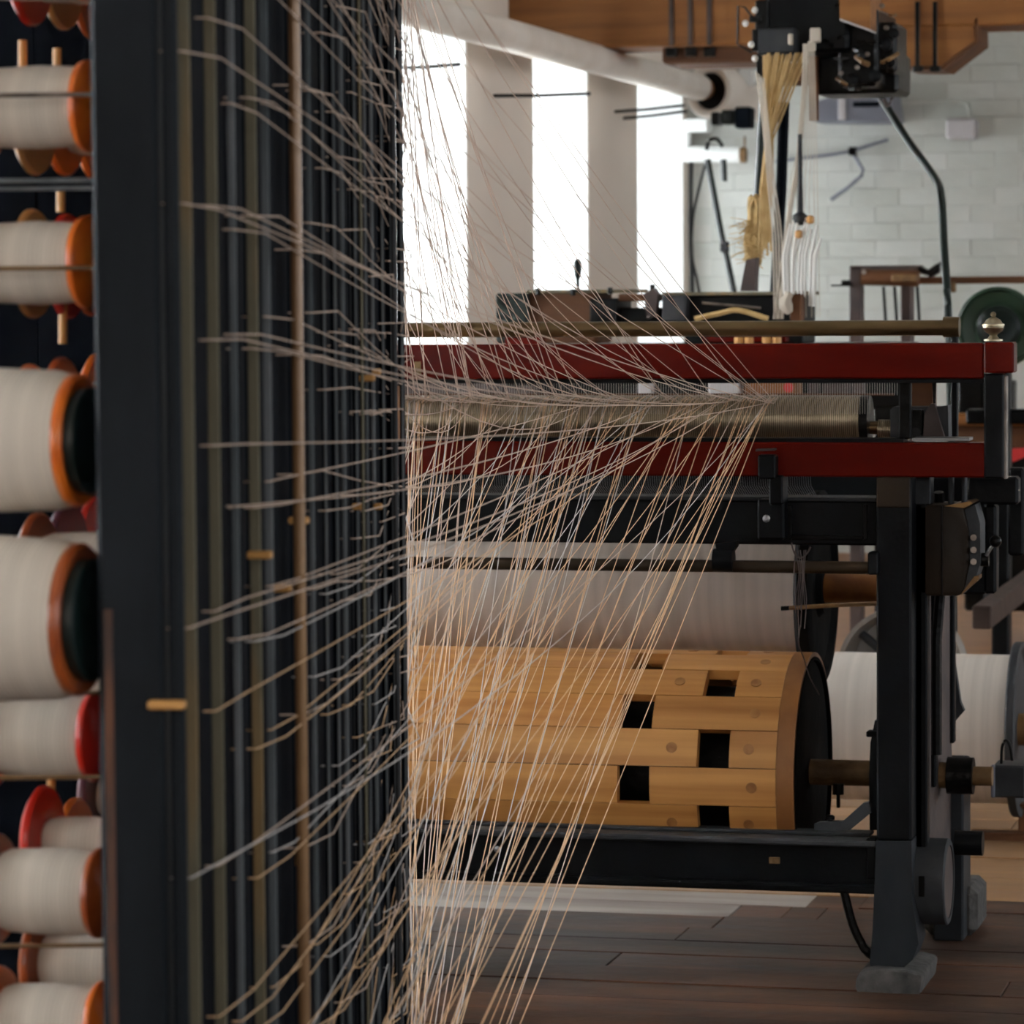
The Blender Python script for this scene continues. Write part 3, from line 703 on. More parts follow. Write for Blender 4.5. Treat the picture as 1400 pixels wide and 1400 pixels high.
# two full bobbins in front
for (xr, yc, Rp, b, txt) in ((106, 602, 98, .055, 'large full white bobbin with dark green end, upper of two by the post'), (108, 847, 113, .03, 'largest white bobbin with black end, lower of the two big ones by the post')):
    p = CP(xr, yc, b); k = (CWd(p.x, b, p.z)-CAM).dot(fw)/F
    bobbin(p.x+.004, b, p.z, .16, Rp*k*.985, Rp*k*.93, 'fl_orange' if yc < 700 else 'fl_brown', txt, GB, core=True)
rowsY = (-66, 147, 357, 574, 790, 1010, 1225, 1410)
rown = ('half cut-off uppermost', 'highest full', 'second full', 'third full', 'fourth full', 'fifth full', 'sixth full', 'lowest')
cols = (.35, .49, .625, .76, .90, 1.06)
coln = ('nearest', 'second', 'third', 'fourth', 'fifth', 'farthest')
for ci, b in enumerate(cols):
    for ri, yc in enumerate(rowsY):
        if ci == 0 and ri in (3, 4): continue
        if ci == 0 and ri == 0: pass
        z = CP(122, yc, .35).z
        ry = random.uniform(.0355, .0385) if ci == 0 else random.uniform(.022, .036)
        m = {0: ('fl_orange', 'fl_orange', 'fl_orange', 'fl_red', 'fl_red', 'fl_red', 'fl_brown', 'fl_orange')[ri]}.get(ci) or random.choice(FLN)
        bobbin(-.146+random.uniform(-.004, .004), b+random.uniform(-.008, .008), z+random.uniform(-.004, .004)+(.03 if ci and ri > 5 and ci % 2 else 0), .098 if ci else .112, ry, .041, m,
               'small %s-flanged bobbin, %s row, %s column behind the post' % (FLW[m], rown[ri], coln[ci]), GB, rl=.051)
# upright wooden pegs seen between the bobbins
for x, y0, y1 in ((31, 55, 92), (78, 66, 92), (83, 262, 290), (86, 405, 470), (70, 1064, 1092)):
    p, q_ = CP(x, y1, .62), CP(x, y0, .62)
    cpart('upright_peg', 'peg', lambda q: cyl(q, p, q_, .0042, n=10))

# ================================================================ THREADS from the creel to the reed
random.seed(21)
GT = 'yarn threads from creel to reed'
slit = [bx(x1)+.036 for x0, x1, m in SL] + [bx(x1)+.036-.04 for x0, x1, m in SL[1:]]
slit = sorted(slit)[:17] if False else [bx(x) for x in (252, 288, 319, 343, 364, 392, 408, 425, 443, 457, 470, 483, 496, 508, 519, 530, 540)]
nth = 0
ORD = 'first second third fourth fifth sixth seventh eighth ninth tenth eleventh twelfth thirteenth fourteenth fifteenth sixteenth seventeenth'.split()
for ci, b in enumerate(slit):
    zc = random.uniform(-.05, .05) if ci > 1 else 0
    if ci == 5: continue             # hidden behind the dowel
    for k in range(-3, 13):
        if ci < 10 and random.random() < .30: continue
        z = 1.506 - .115*k + zc + random.uniform(-.024, .024)
        if z < .06: z = .06 + random.uniform(0, .03)
        lower = k > 4.4
        t = 1 - ci/16 + random.gauss(0, .075) + (.06 if abs(k-4.4) > 5 else -.04)
        t = max(0.0, min(1.0, t)); xd = 470 + (1060-470)*t - random.uniform(0, 14)
        dent = W(xd, 549+random.uniform(-4, 4), YReed)
        P0 = CWd(-.02, b-.004, z); P1 = CWd(.002, b, z)
        P2 = CWd(random.uniform(.010, .016), b+random.uniform(.07, .10), z + (dent.z-z)*.007 + random.uniform(-.004, .004))
        pts = [P0, P1, P2]
        sag = random.uniform(.005, .04) if random.random() < .93 else random.uniform(.06, .12)
        ns = 12
        for j in range(1, ns+1):
            s = j/ns; q = P2.lerp(dent, s); q.z -= sag*4*s*(1-s); pts.append(q)
        end = W(xd, 545, YRoll+.01); end.z = W(xd, 574, YRoll).z + 33.5*kr; end.x = dent.x
        pts.append(end)
        m = 'yarn_lit_white' if (random.random() < (.10+.32*(ci/16)) and k > 3) else ('yarn_lit_pink' if k < 5 else random.choice(('yarn_lit_tan', 'yarn_lit_tan', 'yarn_lit_pink')))  # tint by row and column paints in how light falls on the yarn
        bm = new(); tube(bm, pts, .00075, 4)
        tag(obj('yarn_thread', bm, M[m]), '%s-lit yarn thread from the %s slat opening after the post, %s row down' % ({'yarn_lit_white': 'white', 'yarn_lit_tan': 'tan', 'yarn_lit_pink': 'pinkish'}[m], ORD[ci], ORD[k+3]), 'thread', GT); nth += 1

# ================================================================ BACKGROUND
# lagged pipe along the left wall
kp = (XW(760, 60, XL)-CAM).dot(fw)/F
XP = XL+.36
p0, p1 = XW(300, -25, XP), XW(556, 22, XP); pz = (XW(556, 22, XP).z+XW(952, 110, XP).z)/2
pe = XW(956, 108, XP)
pipe = thing('lagged_pipe', 'cream lagged heating pipe running along the window wall', 'pipe', (XP, pe.y, pz))
rp = 19*kp
for k in range(4):
    ya = -1+(pe.y+1)*k/4; yb = -1+(pe.y+1)*(k+1)/4
    bm = new(); lathe(bm, (XP, ya, pz), (0, 1, 0), [(0, rp*.97), (.01, rp), (yb-ya-.01, rp), (yb-ya-.002, rp*.97)], 32); obj('lagging', bm, M['lag'], pipe)
bm = new(); lathe(bm, (XP, pe.y, pz), (0, 1, 0), [(0, rp*.96), (.04, rp*.94), (.06, rp*.8), (.3, rp*.8)], 24); obj('bare_pipe', bm, M['rusty_orange'], pipe)
bm = new(); kq = (XW(985, 125, XP)-CAM).dot(fw)/F
c = XW(968, 124, XP+.02); 
ax = Vector((.30, .95, -.02))
lathe(bm, c, ax, [(.05, 24*kq), (.01, 25*kq), (0, 29*kq), (0, 34*kq), (.02, 37*kq), (.18, 37*kq)], 40, cap=False); obj('end_collar', bm, M['lag'], pipe)
bm = new(); cyl(bm, c+ax*.03, c+ax*.05, 25*kq, n=30); obj('dark_gap', bm, M['grease'], pipe)
bm = new(); cyl(bm, c+ax*.16, c+ax*.16+Vector((.10, .30, -.02)), 35*kq, 30*kq, n=30); obj('elbow', bm, M['lag'], pipe)

# timber beams under the ceiling
YT = 14.3
bl = thing('ceiling_timber', 'orange-brown timber beam across the top left with iron straps', 'beam', W(840, 60, YT))
part('timber', 'timber', lambda b: pbox(b, 668, -140, 1330, 61, YT, .35, .01), bl)
part('lower_timber', 'timber_dark', lambda b: pbox(b, 905, 58, 1040, 86, YT+.12, .4, .01), bl)
for x in (917, 943, 969):
    s_ = part('iron_strap', 'mauve', lambda b: pbox(b, x-3, -140, x+3, 62, YT-.012, .012, .001), bl)
    part('strap_nut', 'grease', lambda b: pbox(b, x-7, 64, x+7, 77, YT-.01+.1, .05, .004), bl)
YT2 = 12.5
br = thing('timber_bracket', 'orange-brown timber beam and chamfered corbel at the top right', 'beam', W(1290, 50, YT2))
part('upper_timber', 'timber', lambda b: pbox(b, 1130, -120, 2600, 22, YT2, .35, .008), br)
part('corbel', 'timber', lambda b: pprism(b, [(1215, 22), (1330, 24), (1333, 55), (1287, 90), (1215, 90)], YT2+.01, .3), br)
part('corbel_edge', 'timber_dark', lambda b: pprism(b, [(1333, 24), (1337, 24), (1337, 58), (1289, 95), (1240, 95), (1240, 91), (1287, 91), (1333, 55)], YT2+.0, .3), br)
for x in (1254, 1278):
    part('iron_strap', 'grease', lambda b: (pbox(b, x-3, 2, x+3, 96, YT2-.015, .012, .001), pbox(b, x-7, 90, x+7, 98, YT2-.02, .03, .003)), br)

# far machine under the pattern harness
YM = 9.6
ml = thing('far_loom', 'dark loom standing behind the red-railed machine, with upright lever', 'loom', (W(900, 900, YM).x, YM, 0))
part('left_box', 'dkgreen', lambda b: pbox(b, 678, 401, 722, 470, YM, .3, .004), ml)
part('breast_beam', 'timber_dark', lambda b: pbox(b, 716, 398, 815, 470, YM+.02, .2, .006), ml)
part('top_cap', 'olive', lambda b: (pbox(b, 720, 396, 860, 401, YM, .25, .002), pbox(b, 905, 399, 1095, 404, YM, .3, .002)), ml)
part('middle_iron', 'black', lambda b: (pbox(b, 806, 408, 842, 445, YM-.02, .2, .004), pbox(b, 838, 421, 905, 447, YM+.05, .2, .004)), ml)
part('wood_arm', 'timber_dark', lambda b: pbox(b, 845, 402, 898, 412, YM, .08, .003), ml)
part('cam', 'mauve', lambda b: pprism(b, [(880, 402), (893, 394), (899, 402), (896, 430), (884, 436)], YM-.03, .04), ml)
part('grey_block', 'grey', lambda b: pbox(b, 905, 404, 938, 440, YM-.03, .25, .004), ml)
part('long_iron', 'black', lambda b: pbox(b, 936, 404, 1098, 470, YM+.02, .2, .004), ml)
part('bar', 'silver', lambda b: tube(b, [W(960, 414, YM-.05), W(1040, 421, YM-.05)], .004, 6), ml)
part('wood_end', 'timber_dark', lambda b: pbox(b, 1080, 402, 1096, 440, YM-.04, .05, .003), ml)
for x, y0 in ((783, 398), (834, 396), (892, 392), (735, 397)):
    part('peg', 'grease', lambda b: (cyl(b, W(x, y0+6, YM-.02), W(x, y0-3, YM-.02), .007, n=8),), ml)
def fn(b):
    k = mpp(790, 380, YM); p = W(790, 400, YM-.01)
    lathe(b, p, (0, 0, 1), [(0, 6*k), (3*k, 6*k), (5*k, 2.2*k), (16*k, 2.2*k), (24*k, 4.5*k), (36*k, 5.8*k), (42*k, 5.0*k), (46*k, 2*k)], 14)
part('hand_lever', 'dkgreen', fn, ml)
part('body', 'grease', lambda b: pbox(b, 690, 470, 1240, 560, YM+.3, .3, .01), ml)
for x in (690, 1195):
    def fn(b):
        p, q = W(x, 555, YM+.3), W(x+45, 555, YM+.3); box(b, (p.x, YM+.3, 0), (q.x, YM+.4, p.z), .006)
    part('leg', 'grease', fn, ml)
part('side_bench', 'mauve', lambda b: pbox(b, 520, 500, 692, 560, YM+.4, .3, .01), ml)
part('slay_timber', 'timber', lambda b: pbox(b, 1017, 515, 1088, 545, YM-.1, .1, .004), ml)
part('red_lamp', 'redlamp', lambda b: cyl(b, W(1078, 530, YM-.14), W(1078, 530, YM-.11), .013, n=12), ml)
part('pale_block', 'palegrey', lambda b: (pbox(b, 968, 518, 1010, 545, YM-.12, .06, .004), pbox(b, 872, 519, 890, 540, YM-.1, .05, .004)), ml)
part('small_block', 'mauve', lambda b: (pbox(b, 1105, 520, 1117, 545, YM-.1, .05, .003), pbox(b, 1124, 524, 1160, 545, YM-.08, .05, .003), pbox(b, 1166, 518, 1180, 545, YM-.1, .05, .003), pbox(b, 690, 528, 730, 545, YM-.1, .05, .003)), ml)
part('rail_strip', 'red', lambda b: (pbox(b, 690, 461, 740, 472, YM-.1, .05, .003), pbox(b, 960, 461, 1075, 468, YM-.1, .05, .003)), ml)
for x in (1010, 1024, 1048, 1062):
    part('bobbin_top', 'peg', lambda b: cyl(b, W(x, 470, YM-.16), W(x, 461, YM-.16), .012, n=10), ml)

# the harness machine above it
jac = thing('jacquard_machine', 'black cord-lifting machine mounted high above the far loom', 'machine', W(1120, 40, YM+.2))
part('main_box', 'black', lambda b: pbox(b, 1046, -80, 1160, 72, YM+.1, .4, .01), jac)
part('cord_board', 'grey', lambda b: pbox(b, 1034, 38, 1088, 74, YM+.05, .3, .006), jac)
part('side_mechanism', 'grease', lambda b: (pbox(b, 1145, 10, 1200, 118, YM+.15, .35, .01), pbox(b, 1190, 30, 1226, 100, YM+.2, .2, .01), pbox(b, 1112, 70, 1228, 128, YM+.3, .25, .01)), jac)
for x, y_, r_ in ((1210, 60, 9), (1222, 45, 7), (1216, 85, 8), (1196, 104, 9), (1165, 108, 8)):
    part('cog', 'black', lambda b: lathe(b, W(x, y_, YM+.12), (0, 1, 0), [(0, r_*.0019*.6), (.004, r_*.0019), (.03, r_*.0019), (.034, r_*.0019*.6)], 12), jac)
part('cover_edge', 'palegrey', lambda b: pprism(b, [(1148, 25), (1190, 40), (1190, 43), (1148, 28)], YM+.05, .2), jac)
part('cross_timber', 'timber_dark', lambda b: pbox(b, 1036, 86, 1170, 112, YM+.9, .2, .005), jac)
part('wooden_cover', 'timber', lambda b: pprism(b, [(1147, -30), (1190, -30), (1190, 40), (1148, 25)], YM+.05, .2), jac)
def fn(b):
    tube(b, [W(1030, 25, YM+.05), W(1018, 10, YM+.05), W(1009, 8, YM+.05), W(1008, 60, YM+.05), W(1028, 72, YM+.05)], .003, 6)
part('wire_loop', 'grease', fn, jac)
part('left_linkage', 'grease', lambda b: (pbox(b, 1032, 0, 1050, 45, YM+.08, .1, .004), pbox(b, 1024, 22, 1040, 30, YM+.05, .02, .002), pbox(b, 1028, 40, 1036, 70, YM+.05, .02, .002), pbox(b, 1034, 74, 1044, 106, YM+.1, .03, .002)), jac)
for x, y_ in ((1015, 32), (1023, 61), (1028, 80), (1028, 14)):
    part('ceramic_knob', 'cotton', lambda b: lathe(b, W(x, y_, YM+.03), (1, 0, 0), [(0, .003), (.004, .009), (.012, .009), (.016, .003)], 12), jac)
part('post', 'dkgreen', lambda b: tube(b, [W(1046, 72, YM+.3), W(1043, 150, YM+.3), W(1036, 275, YM+.3)], .012, 10), jac)
part('post', 'creel', lambda b: (tube(b, [W(1072, 140, YM+.32), W(1068, 260, YM+.32), W(1060, 400, YM+.32)], .015, 10),), jac)
part('post', 'timber_dark', lambda b: (pbox(b, 1106, 70, 1118, 165, YM+.25, .02, .002),), jac)
part('pendant_foot', 'mauve', lambda b: pprism(b, [(1020, 355), (1034, 352), (1032, 398), (1012, 398)], YM+.05, .05), jac)
random.seed(11)
for k in range(16):
    x, y_ = random.uniform(1130, 1228), random.uniform(5, 122)
    a = random.choice((0, 0, PI/2, .6, -.5)); l_ = random.uniform(9, 26)
    part('lever', random.choice(('black', 'grease', 'grey', 'rust', 'grease')), lambda b: tube(b, [W(x-l_*math.cos(a)/2, y_-l_*math.sin(a)/2, YM+.11), W(x, y_+random.uniform(-2, 2), YM+.09), W(x+l_*math.cos(a)/2, y_+l_*math.sin(a)/2, YM+.11)], random.uniform(.003, .008), 6), jac)
for x0, y0, x1, y1 in ((1077, 46, 1083, 61), (1107, 38, 1121, 58), (1104, 56, 1114, 70)):
    part('cord_hook', 'cord', lambda b: pbox(b, x0, y0, x1, y1, YM+.02, .02, .003), jac)
for x, y_ in ((1206, 8), (1212, 38), (1186, 74), (1172, 92), (1150, 100)):
    part('nut', 'silver', lambda b: lathe(b, W(x, y_, YM+.10), (0, -1, 0), [(0, .007), (.006, .007), (.008, .004)], 8), jac)
hn = thing('harness_cords', 'hanging bundle of straw and white cords below the black lifting machine', 'cords', W(1070, 250, YM))
random.seed(5)
for k in range(22):              # straw cords gathered to a neck
    x = 1044+k*2.9+random.uniform(-1, 1); yk = 185+random.uniform(-12, 14)
    xn = 1046+k*.5
    bm = new(); tube(bm, [W(x, 72, YM+random.uniform(0, .1)), W(xn, yk, YM+random.uniform(0, .03)), W(xn-3+random.uniform(-5, 5), 260, YM+.03), W(xn-6+random.uniform(-4, 6), 330+random.uniform(-20, 20), YM+.03)], .0030, 5)
    obj('cord', bm, M['straw'], hn)
for k in range(4):
    bm = new(); tube(bm, smooth_pts([W(1034+k*3.4, 98+k*3, YM), W(1044+k*2.5, 180, YM-.01*k), W(1050+k*3, 250, YM), W(1057+k*4, 330, YM), W(1059+k*3, 436, YM)], 3), .0022, 5); obj('cord', bm, M['cord'], hn)
for k in range(3):
    bm = new(); tube(bm, [W(1099+k*2.6, 60, YM+.02), W(1097+k*2.2, 130, YM), W(1088+k*2, 230, YM), W(1076+k*2, 300, YM), W(1058+k*6, 436, YM)], .0026, 5); obj('cord', bm, M['cord'], hn)
for k in range(8):               # single pale cords fanning to the right
    xt = 1100+k*1.8; xb = 1078+k*6+random.uniform(-2, 2)
    bm = new(); tube(bm, [W(xt, 62, YM), W(xt-1+k*.6, 170, YM), W(xb-2, 260, YM), W(xb, 345, YM), W(xb+random.uniform(-2, 3), 434, YM)], .0011, 4)
    obj('cord', bm, M['cord'], hn)
for k in range(9):               # white heddle cords below
    x = 1072+k*5.2+random.uniform(-1.5, 1.5)
    bm = new(); tube(bm, [W(x+8, 285+k*3+random.uniform(0, 25), YM-.01), W(x+random.uniform(-2, 2), 350, YM-.01), W(x+random.uniform(-4, 2), 415+random.uniform(-12, 15), YM-.01)], [random.uniform(.002, .004), random.uniform(.003, .0065), random.uniform(.002, .005)], 6); obj('cord', bm, M['cotton'], hn)
for x, y_ in ((1108, 300), (1092, 320)):
    bm = new(); lathe(bm, W(x, y_+6, YM-.02), (0, 0, 1), [(0, .004), (.004, .010), (.018, .010), (.022, .004)], 10); obj('wooden_bead', bm, M['peg'], hn)
bm = new(); lathe(bm, W(1094, 308, YM), (0, 0, 1), [(0, .006), (.01, .02), (.025, .02), (.035, .008), (.15, .006), (.24, .006)], 12); obj('cord_weight', bm, M['grey'], hn)
bm = new(); tube(bm, smooth_pts([W(1079, 400, YM-.05), W(1074, 415, YM-.05), W(1080, 428, YM-.05)], 4), [.012, .012, .012, .016, .018, .018, .016, .012, .008], 8); obj('knot', bm, M['cord'], hn)
bm = new(); tube(bm, smooth_pts([W(950, 436, YM-.06), W(985, 428, YM-.06), W(1010, 424, YM-.06), W(1050, 436, YM-.06)], 4), .008, 6); obj('cord_tail', bm, M['straw'], hn)
# wrapped raffia hank
rh = thing('raffia_bundle', 'rough straw-coloured hank tied round the dark green post', 'hank', W(1034, 320, YM+.25))
kk = mpp(1035, 320, YM+.25)
bm = new(); lathe(bm, W(1030, 362, YM+.25), W(1034, 270, YM+.25)-W(1030, 362, YM+.25), [(0, 8*kk), (6*kk, 11*kk), (18*kk, 10*kk), (28*kk, 14*kk), (42*kk, 13*kk), (55*kk, 10*kk), (80*kk, 9.5*kk), (92*kk, 10*kk), (94*kk, 7*kk)], 18)
for v in bm.verts: v.co += Vector([random.uniform(-.006, .006) for _ in range(3)])
obj('wrapping', bm, M['straw'], rh)
bm = new()
for k in range(120):
    p = W(1033+random.uniform(-8, 8), random.uniform(300, 360), YM+.235); q = p + Vector((random.uniform(-.065, .04), random.uniform(-.03, .0), random.uniform(-.03, .02)))
    tube(bm, [p, (p+q)/2+Vector((0, -.004, .004)), q], .0011, 3)
stuff(obj('loose_fibres', bm, M['straw'], rh))

# dark stands by the far corner
sd = thing('cable_stand', 'thin black stand and cables by the far left corner', 'stand', (0, 0, 0))
YS = 14.0
sd.location = FL2(985, YS); ORG[sd.name] = Vector(sd.location)
part('stand_leg', 'dkgreen', lambda b: tube(b, [W(967, 218, YS), W(984, 310, YS), W(1004, 402, YS), W(1025, 520, YS), FL2(1040, YS)], .013, 8), sd)
part('stand_leg', 'dkgreen', lambda b: tube(b, [W(989, 218, YS), W(990, 248, YS)], .012, 8), sd)
part('clamp', 'grey', lambda b: pbox(b, 984, 330, 994, 345, YS-.03, .05, .004), sd)
part('cable', 'grease', lambda b: tube(b, smooth_pts([W(945, 222, YS), W(944, 300, YS), W(946, 380, YS), W(950, 520, YS), FL2(950, YS)], 4), .009, 6), sd)
part('cable', 'grease', lambda b: tube(b, smooth_pts([W(965, 222, YS), W(955, 260, YS), W(947, 300, YS), W(946, 350, YS), W(955, 395, YS), W(975, 520, YS), FL2(980, YS)], 4), .006, 6), sd)
part('hook', 'grease', lambda b: tube(b, smooth_pts([W(966, 205, YS), W(970, 192, YS), W(980, 190, YS), W(988, 200, YS)], 4), .008, 6), sd)
YP = YB-.10
wp = thing('white_pipe', 'white branch pipe stub below the pipe elbow', 'pipe', W(975, 210, YP))
part('tube', 'jamb', lambda b: cyl(b, W(934, 211, YP), W(1012, 211, YP), 11*mpp(975, 211, YP), n=20), wp)
part('upright', 'jamb', lambda b: cyl(b, W(938, 175, YP), W(938, 213, YP), 7*mpp(975, 211, YP), n=16), wp)
part('elbow_box', 'jamb', lambda b: pbox(b, 934, 162, 968, 180, YP-.05, .12, .01), wp)
part('valve', 'rust', lambda b: (cyl(b, W(1013, 212, YP-.02), W(1020, 212, YP-.02), 11*mpp(975, 211, YP), n=12), tube(b, [W(1018, 200, YP-.02), W(1018, 186, YP-.02)], .006, 6)), wp)
YL = pe.y-.1
fl_ = thing('flood_lamp', 'small black double lamp below the pipe end', 'lamp', W(997, 160, YL))
part('lamp_head', 'creel', lambda b: pbox(b, 1004, 146, 1026, 175, YL, .12, .008), fl_)
part('lamp_head', 'grease', lambda b: (pbox(b, 972, 153, 983, 171, YL, .1, .006), pbox(b, 986, 150, 1003, 170, YL+.02, .1, .006)), fl_)
part('bracket', 'jamb', lambda b: pbox(b, 1005, 90, 1030, 118, YL+.3, .2, .02), fl_)
# tie wires across the windows
for (xa, ya, xb, yb, txt) in ((540, 93, 628, 88, 'short stay rod at the left window, just right of the creel'), (672, 131, 806, 128, 'stay rod crossing the middle window'), (838, 153, 935, 144, 'upper of two stay rods at the right window'), (850, 162, 938, 152, 'lower of two stay rods at the right window')):
    p = XW(xa, ya, XL-.01); q = W(xb, yb, p.y-.25)
    bm = new(); tube(bm, [p, (p+q)/2+Vector((0, 0, -.003)), q], .008, 6)
    tag(obj('window_stay', bm, M['grease']), txt, 'rod', 'thin stay rods before the windows')

# things on the far wall
YW = YB-.03
ub = thing('unit_heater', 'grey metal heater box on the far wall beside the lifting machine', 'heater', W(1170, 150, YW-.3))
part('case', 'greybox', lambda b: pprism(b, [(1112, 166), (1118, 138), (1148, 128), (1218, 128), (1222, 166)], YW-.35, .35), ub)
part('louvre_panel', 'creel', lambda b: pbox(b, 1166, 139, 1202, 146, YW-.36, .02, .002), ub)
part('side_trim', 'palegrey', lambda b: pbox(b, 1146, 128, 1156, 164, YW-.36, .02, .004), ub)
jb = thing('junction_box', 'small pale grey junction box on the white brick wall', 'box', W(1313, 175, YW))
part('box_case', 'palegrey', lambda b: pbox(b, 1293, 162, 1334, 190, YW-.1, .13, .01), jb)
part('conduit', 'brick', lambda b: tube(b, smooth_pts([W(1230, 141, YW), W(1290, 139, YW), W(1312, 139, YW), W(1323, 144, YW), W(1327, 162, YW-.03)], 5), .010, 6), jb)
wh = thing('wall_hook', 'bent wire hook hanging on the far wall', 'hook', W(1165, 240, YW-.05))
part('rail_wire', 'greybox', lambda b: tube(b, [W(1060, 221, YW), W(1140, 211, YW), W(1166, 206, YW), W(1214, 191, YW)], .008, 6), wh)
part('bent_wire', 'greybox', lambda b: tube(b, [W(1165, 207, YW-.03), W(1180, 233, YW-.05), W(1178, 240, YW-.05), W(1160, 256, YW-.05), W(1136, 273, YW-.05)], .010, 6), wh)
part('knuckle', 'grease', lambda b: cyl(b, W(1161, 207, YW-.05), W(1171, 207, YW-.05), .022, n=10), wh)
cdn = thing('bent_conduit', 'dark green bent conduit pipe falling from the machine towards the red rail', 'pipe', W(1298, 430, 9.0))
part('tube', 'dkgreen', lambda b: tube(b, smooth_pts([W(1205, 134, 10.2), W(1240, 190, 10.0), W(1278, 243, 9.8), W(1287, 270, 9.7), W(1291, 340, 9.6), W(1297, 440, 9.5), W(1300, 560, 9.5), W(1303, 760, 9.5), FL2(1305, 9.5)], 5), .0105, 10), cdn)
part('loose_flex', 'mauve', lambda b: tube(b, smooth_pts([W(1216, 80, 10.1), W(1222, 120, 10.1), W(1214, 145, 10.1), W(1208, 135, 10.1)], 4), .005, 6), cdn)

# machine by the far wall, right
YQ = 12.5
fm = thing('far_winding_frame', 'dark two-post frame with a roller in front of the white brick wall', 'frame', W(1210, 430, YQ))
part('post', 'mauve', lambda b: fbox(b, 1161, 1177, 364, YQ, .08), fm)
part('post', 'mauve', lambda b: fbox(b, 1231, 1246, 388, YQ+.1, .08), fm)
part('top_bar', 'mauve', lambda b: pbox(b, 1161, 363, 1258, 370, YQ, .1, .004), fm)
part('roller', 'timber_dark', lambda b: cyl(b, W(1178, 379, YQ-.03), W(1256, 381, YQ-.03), 11*mpp(1200, 380, YQ), n=20), fm)
part('roller_end', 'silver', lambda b: cyl(b, W(1181, 372, YQ-.06), W(1181, 372, YQ-.04), .009, n=10), fm)
part('brush_block', 'rust', lambda b: pbox(b, 1218, 375, 1254, 386, YQ-.08, .05, .006), fm)
part('thin_bar', 'grease', lambda b: (pbox(b, 1136, 389, 1166, 391.5, YQ-.02, .02, .001), pbox(b, 1150, 383, 1166, 390, YQ, .04, .002)), fm)
part('arm', 'grease', lambda b: (tube(b, [W(1256, 368, YQ), W(1270, 373, YQ), W(1284, 364, YQ)], .012, 8), pprism(b, [(1266, 372), (1276, 366), (1285, 358), (1284, 372), (1272, 380)], YQ-.02, .04)), fm)
for x in (1208, 1223, 1254): part('hanging_rod', 'grease', lambda b: tube(b, [W(x, 392, YQ+.05), W(x+3, 440, YQ+.05)], .006, 6), fm)
sh2 = thing('line_shaft', 'thin dark rail running right above the green wheel', 'shaft', W(1340, 383, YQ+.1))
part('bar', 'timber_dark', lambda b: pbox(b, 1252, 378, 1420, 388, YQ+.12, .05, .003), sh2)
part('hanger', 'rust', lambda b: pbox(b, 1296, 386, 1306, 400, YQ+.1, .03, .004), sh2)
# green wheel
YG = 10.5
gw = thing('green_wheel', 'dark green belt wheel behind the brass finial', 'wheel', W(1366, 448, YG))
def fn(b):
    k = mpp(1366, 448, YG)
    lathe(b, W(1366, 448, YG), (0, -1, 0), [(0, 50*k), (.0, 56*k), (.04, 56*k), (.045, 52*k), (.03, 49*k), (.02, 34*k), (.03, 31*k), (.03, 5*k)], 48)
part('rim', 'wheel_green', fn, gw)
def fn(b):
    k = mpp(1366, 448, YG); lathe(b, W(1366, 448, YG-.02), (0, -1, 0), [(0, 31*k), (.014, 30*k), (.02, 24*k), (.014, 8*k), (.03, 6*k)], 40)
part('hub', 'dkgreen', fn, gw)
gs = part('wheel_stand', 'black', lambda b: (fbox(b, 1356, 1380, 450, YG+.06, .08, .006), pbox(b, 1320, 560, 1420, 580, YG+.1, .08, .006)), gw)

# second warp roll to the right with its flange, and the hung weight
y2 = G+1.9; k2 = mpp(1250, 994, y2); z2 = W(1250, 994, y2).z; X0, X1 = W(1090, 994, y2).x, W(1386, 994, y2).x
r2_ = thing('pale_warp_roll', 'pale yarn roll on a beam behind the front leg, with grey end flange', 'warp beam', (X0, y2, z2))
bm = new(); cyl(bm, (X0, y2, z2), (X1, y2, z2), 101*k2, n=60); obj('wound_yarn', bm, M['warp2'], r2_)
bm = new(); lathe(bm, (X1, y2, z2), (1, 0, 0), [(0, 40*k2), (0, 117*k2), (.004, 119*k2), (.02, 119*k2), (.022, 112*k2), (.012, 106*k2), (.012, 20*k2)], 56); f2 = obj('flange', bm, M['grey'], r2_)
bm = new(); cyl(bm, (X1+.01, y2, z2), (X1+.2, y2, z2), 22*k2, n=20); obj('axle', bm, M['rust'], r2_)
wt = thing('hung_weight', 'grey iron weight with a wire loop, in front of the pale roll', 'weight', W(1378, 1068, G+.55))
part('weight_block', 'grey', lambda b: pbox(b, 1356, 1047, 1402, 1091, G+.55, .09, .004), wt)
part('block_edge', 'greybox', lambda b: pbox(b, 1354.5, 1046, 1360, 1091, G+.545, .012, .002), wt)
part('wire_loop', 'grease', lambda b: tube(b, smooth_pts([W(1369, 1046, G+.58), W(1370, 1022, G+.58), W(1375, 1012, G+.58), W(1381, 1020, G+.58), W(1384, 1040, G+.58)], 5), .0032, 6), wt)
part('hook_bar', 'rust', lambda b: cyl(b, (W(1325, 1056, dY).x, dY, dZ), (W(1357, 1056, dY).x, dY, dZ), 13*kd, n=16), wt)

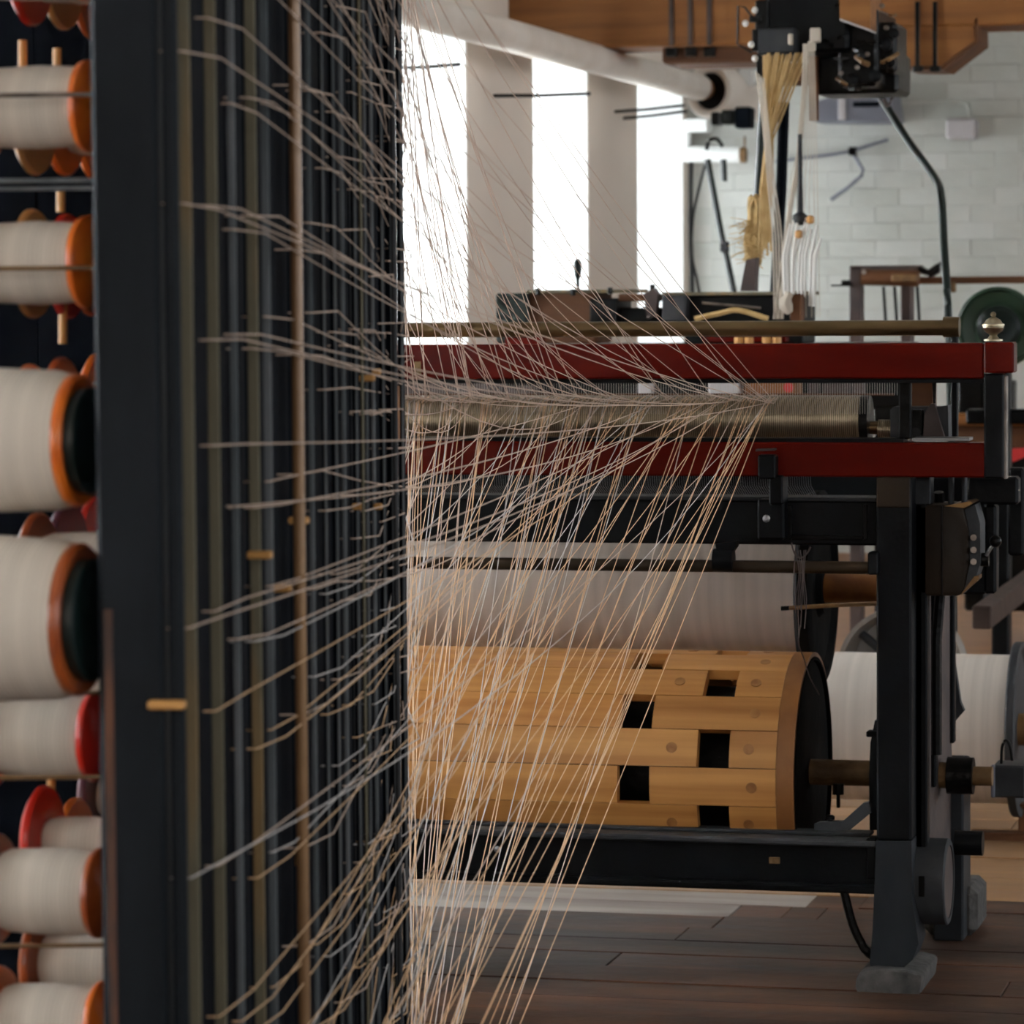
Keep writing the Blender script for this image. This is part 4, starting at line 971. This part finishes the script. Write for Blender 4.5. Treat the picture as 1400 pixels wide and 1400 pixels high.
# grey wheel behind the leg
YV = 9.4
sw = thing('grey_spoked_wheel', 'large grey spoked wheel half hidden behind the front leg', 'wheel', W(1240, 905, YV))
kv = mpp(1240, 905, YV); cv = W(1238, 912, YV)
bm = new(); lathe(bm, cv, (0, -1, 0), [(0, 70*kv), (0, 86*kv), (.10, 86*kv), (.10, 80*kv), (.02, 70*kv)], 52, cap=False); obj('rim', bm, M['wheel_grey'], sw)
for i in range(6):
    a = i*PI/3+.35; bm = new(); d = Vector((math.cos(a), 0, math.sin(a)))
    cyl(bm, cv+d*.02+Vector((0, -.05, 0)), cv+d*75*kv+Vector((0, -.05, 0)), 6*kv, n=10); obj('spoke', bm, M['grey'], sw)
bm = new(); cyl(bm, cv+Vector((0, .02, 0)), cv+Vector((0, .03, 0)), 72*kv, n=48); obj('web', bm, M['wheel_grey'], sw)
bm = new(); cyl(bm, cv+Vector((0, -.11, 0)), cv+Vector((0, .1, 0)), 15*kv, n=16); obj('hub', bm, M['grey'], sw)
# low timber rail and long brown side rail at the right
lrw = thing('low_timber_rail', 'dark low timber rail on a post near the right edge of the floor', 'rail', W(1365, 1150, 8.6))
part('rail', 'timber_dark', lambda b: pbox(b, 1322, 1140, 1460, 1159, 8.6, .06, .004), lrw)
part('post', 'timber_dark', lambda b: (pbox(b, 1388, 1157, 1425, 1242, 8.55, .07, .005), pbox(b, 1392, 1100, 1425, 1145, 8.65, .06, .004)), lrw)
XRR = W(1332, 850, 9.6).x
sr = thing('long_side_rail', 'long brown timber side rail receding along the right', 'rail', (XRR, 9.6, 0))
def fn(b):
    p = W(1329, 828, 9.6); q = W(1329, 860, 9.6)
    box(b, (p.x, 9.6, q.z), (p.x+.05, 13.2, p.z), .004)
part('side_board', 'rail_brown', fn, sr)
for yl_ in (11.2, 13.0):
    def fn(b):
        p = W(1329, 828, 9.6); box(b, (p.x-.02, yl_, 0), (p.x+.03, yl_+.08, p.z-.04), .004)
    part('rail_leg', 'rail_brown', fn, sr)
# deck boards beyond the side rail and a dark machine farther back on the right
dk = thing('far_right_machine', 'dark machine with wooden top rail, far back at the right edge', 'machine', W(1390, 600, 13.0))
part('body', 'grease', lambda b: (lambda p, q: box(b, (p.x, 13.4, .12), (q.x, 13.8, p.z), .01))(W(1318, 620, 13.4), W(1480, 620, 13.4)), dk)
part('upper_casting', 'grease', lambda b: pbox(b, 1308, 518, 1345, 567, 13.0, .2, .01), dk)
part('upper_post', 'grease', lambda b: pbox(b, 1374, 520, 1386, 567, 12.95, .1, .006), dk)
part('top_rail', 'timber', lambda b: pbox(b, 1296, 566, 1470, 582, 12.9, .15, .006), dk)
part('under_rail', 'timber_dark', lambda b: pbox(b, 1296, 582, 1470, 614, 12.95, .15, .006), dk)
part('red_flag', 'redlamp', lambda b: pprism(b, [(1374, 614), (1410, 612), (1404, 624), (1385, 632)], 12.85, .03), dk)
part('grey_leg', 'grey', lambda b: (pbox(b, 1345, 660, 1366, 830, 12.9, .1, .006), pbox(b, 1440, 760, 1470, 830, 13.0, .1, .006)), dk)
print('threads', nth, 'planks', nplank, 'bricks', nb)
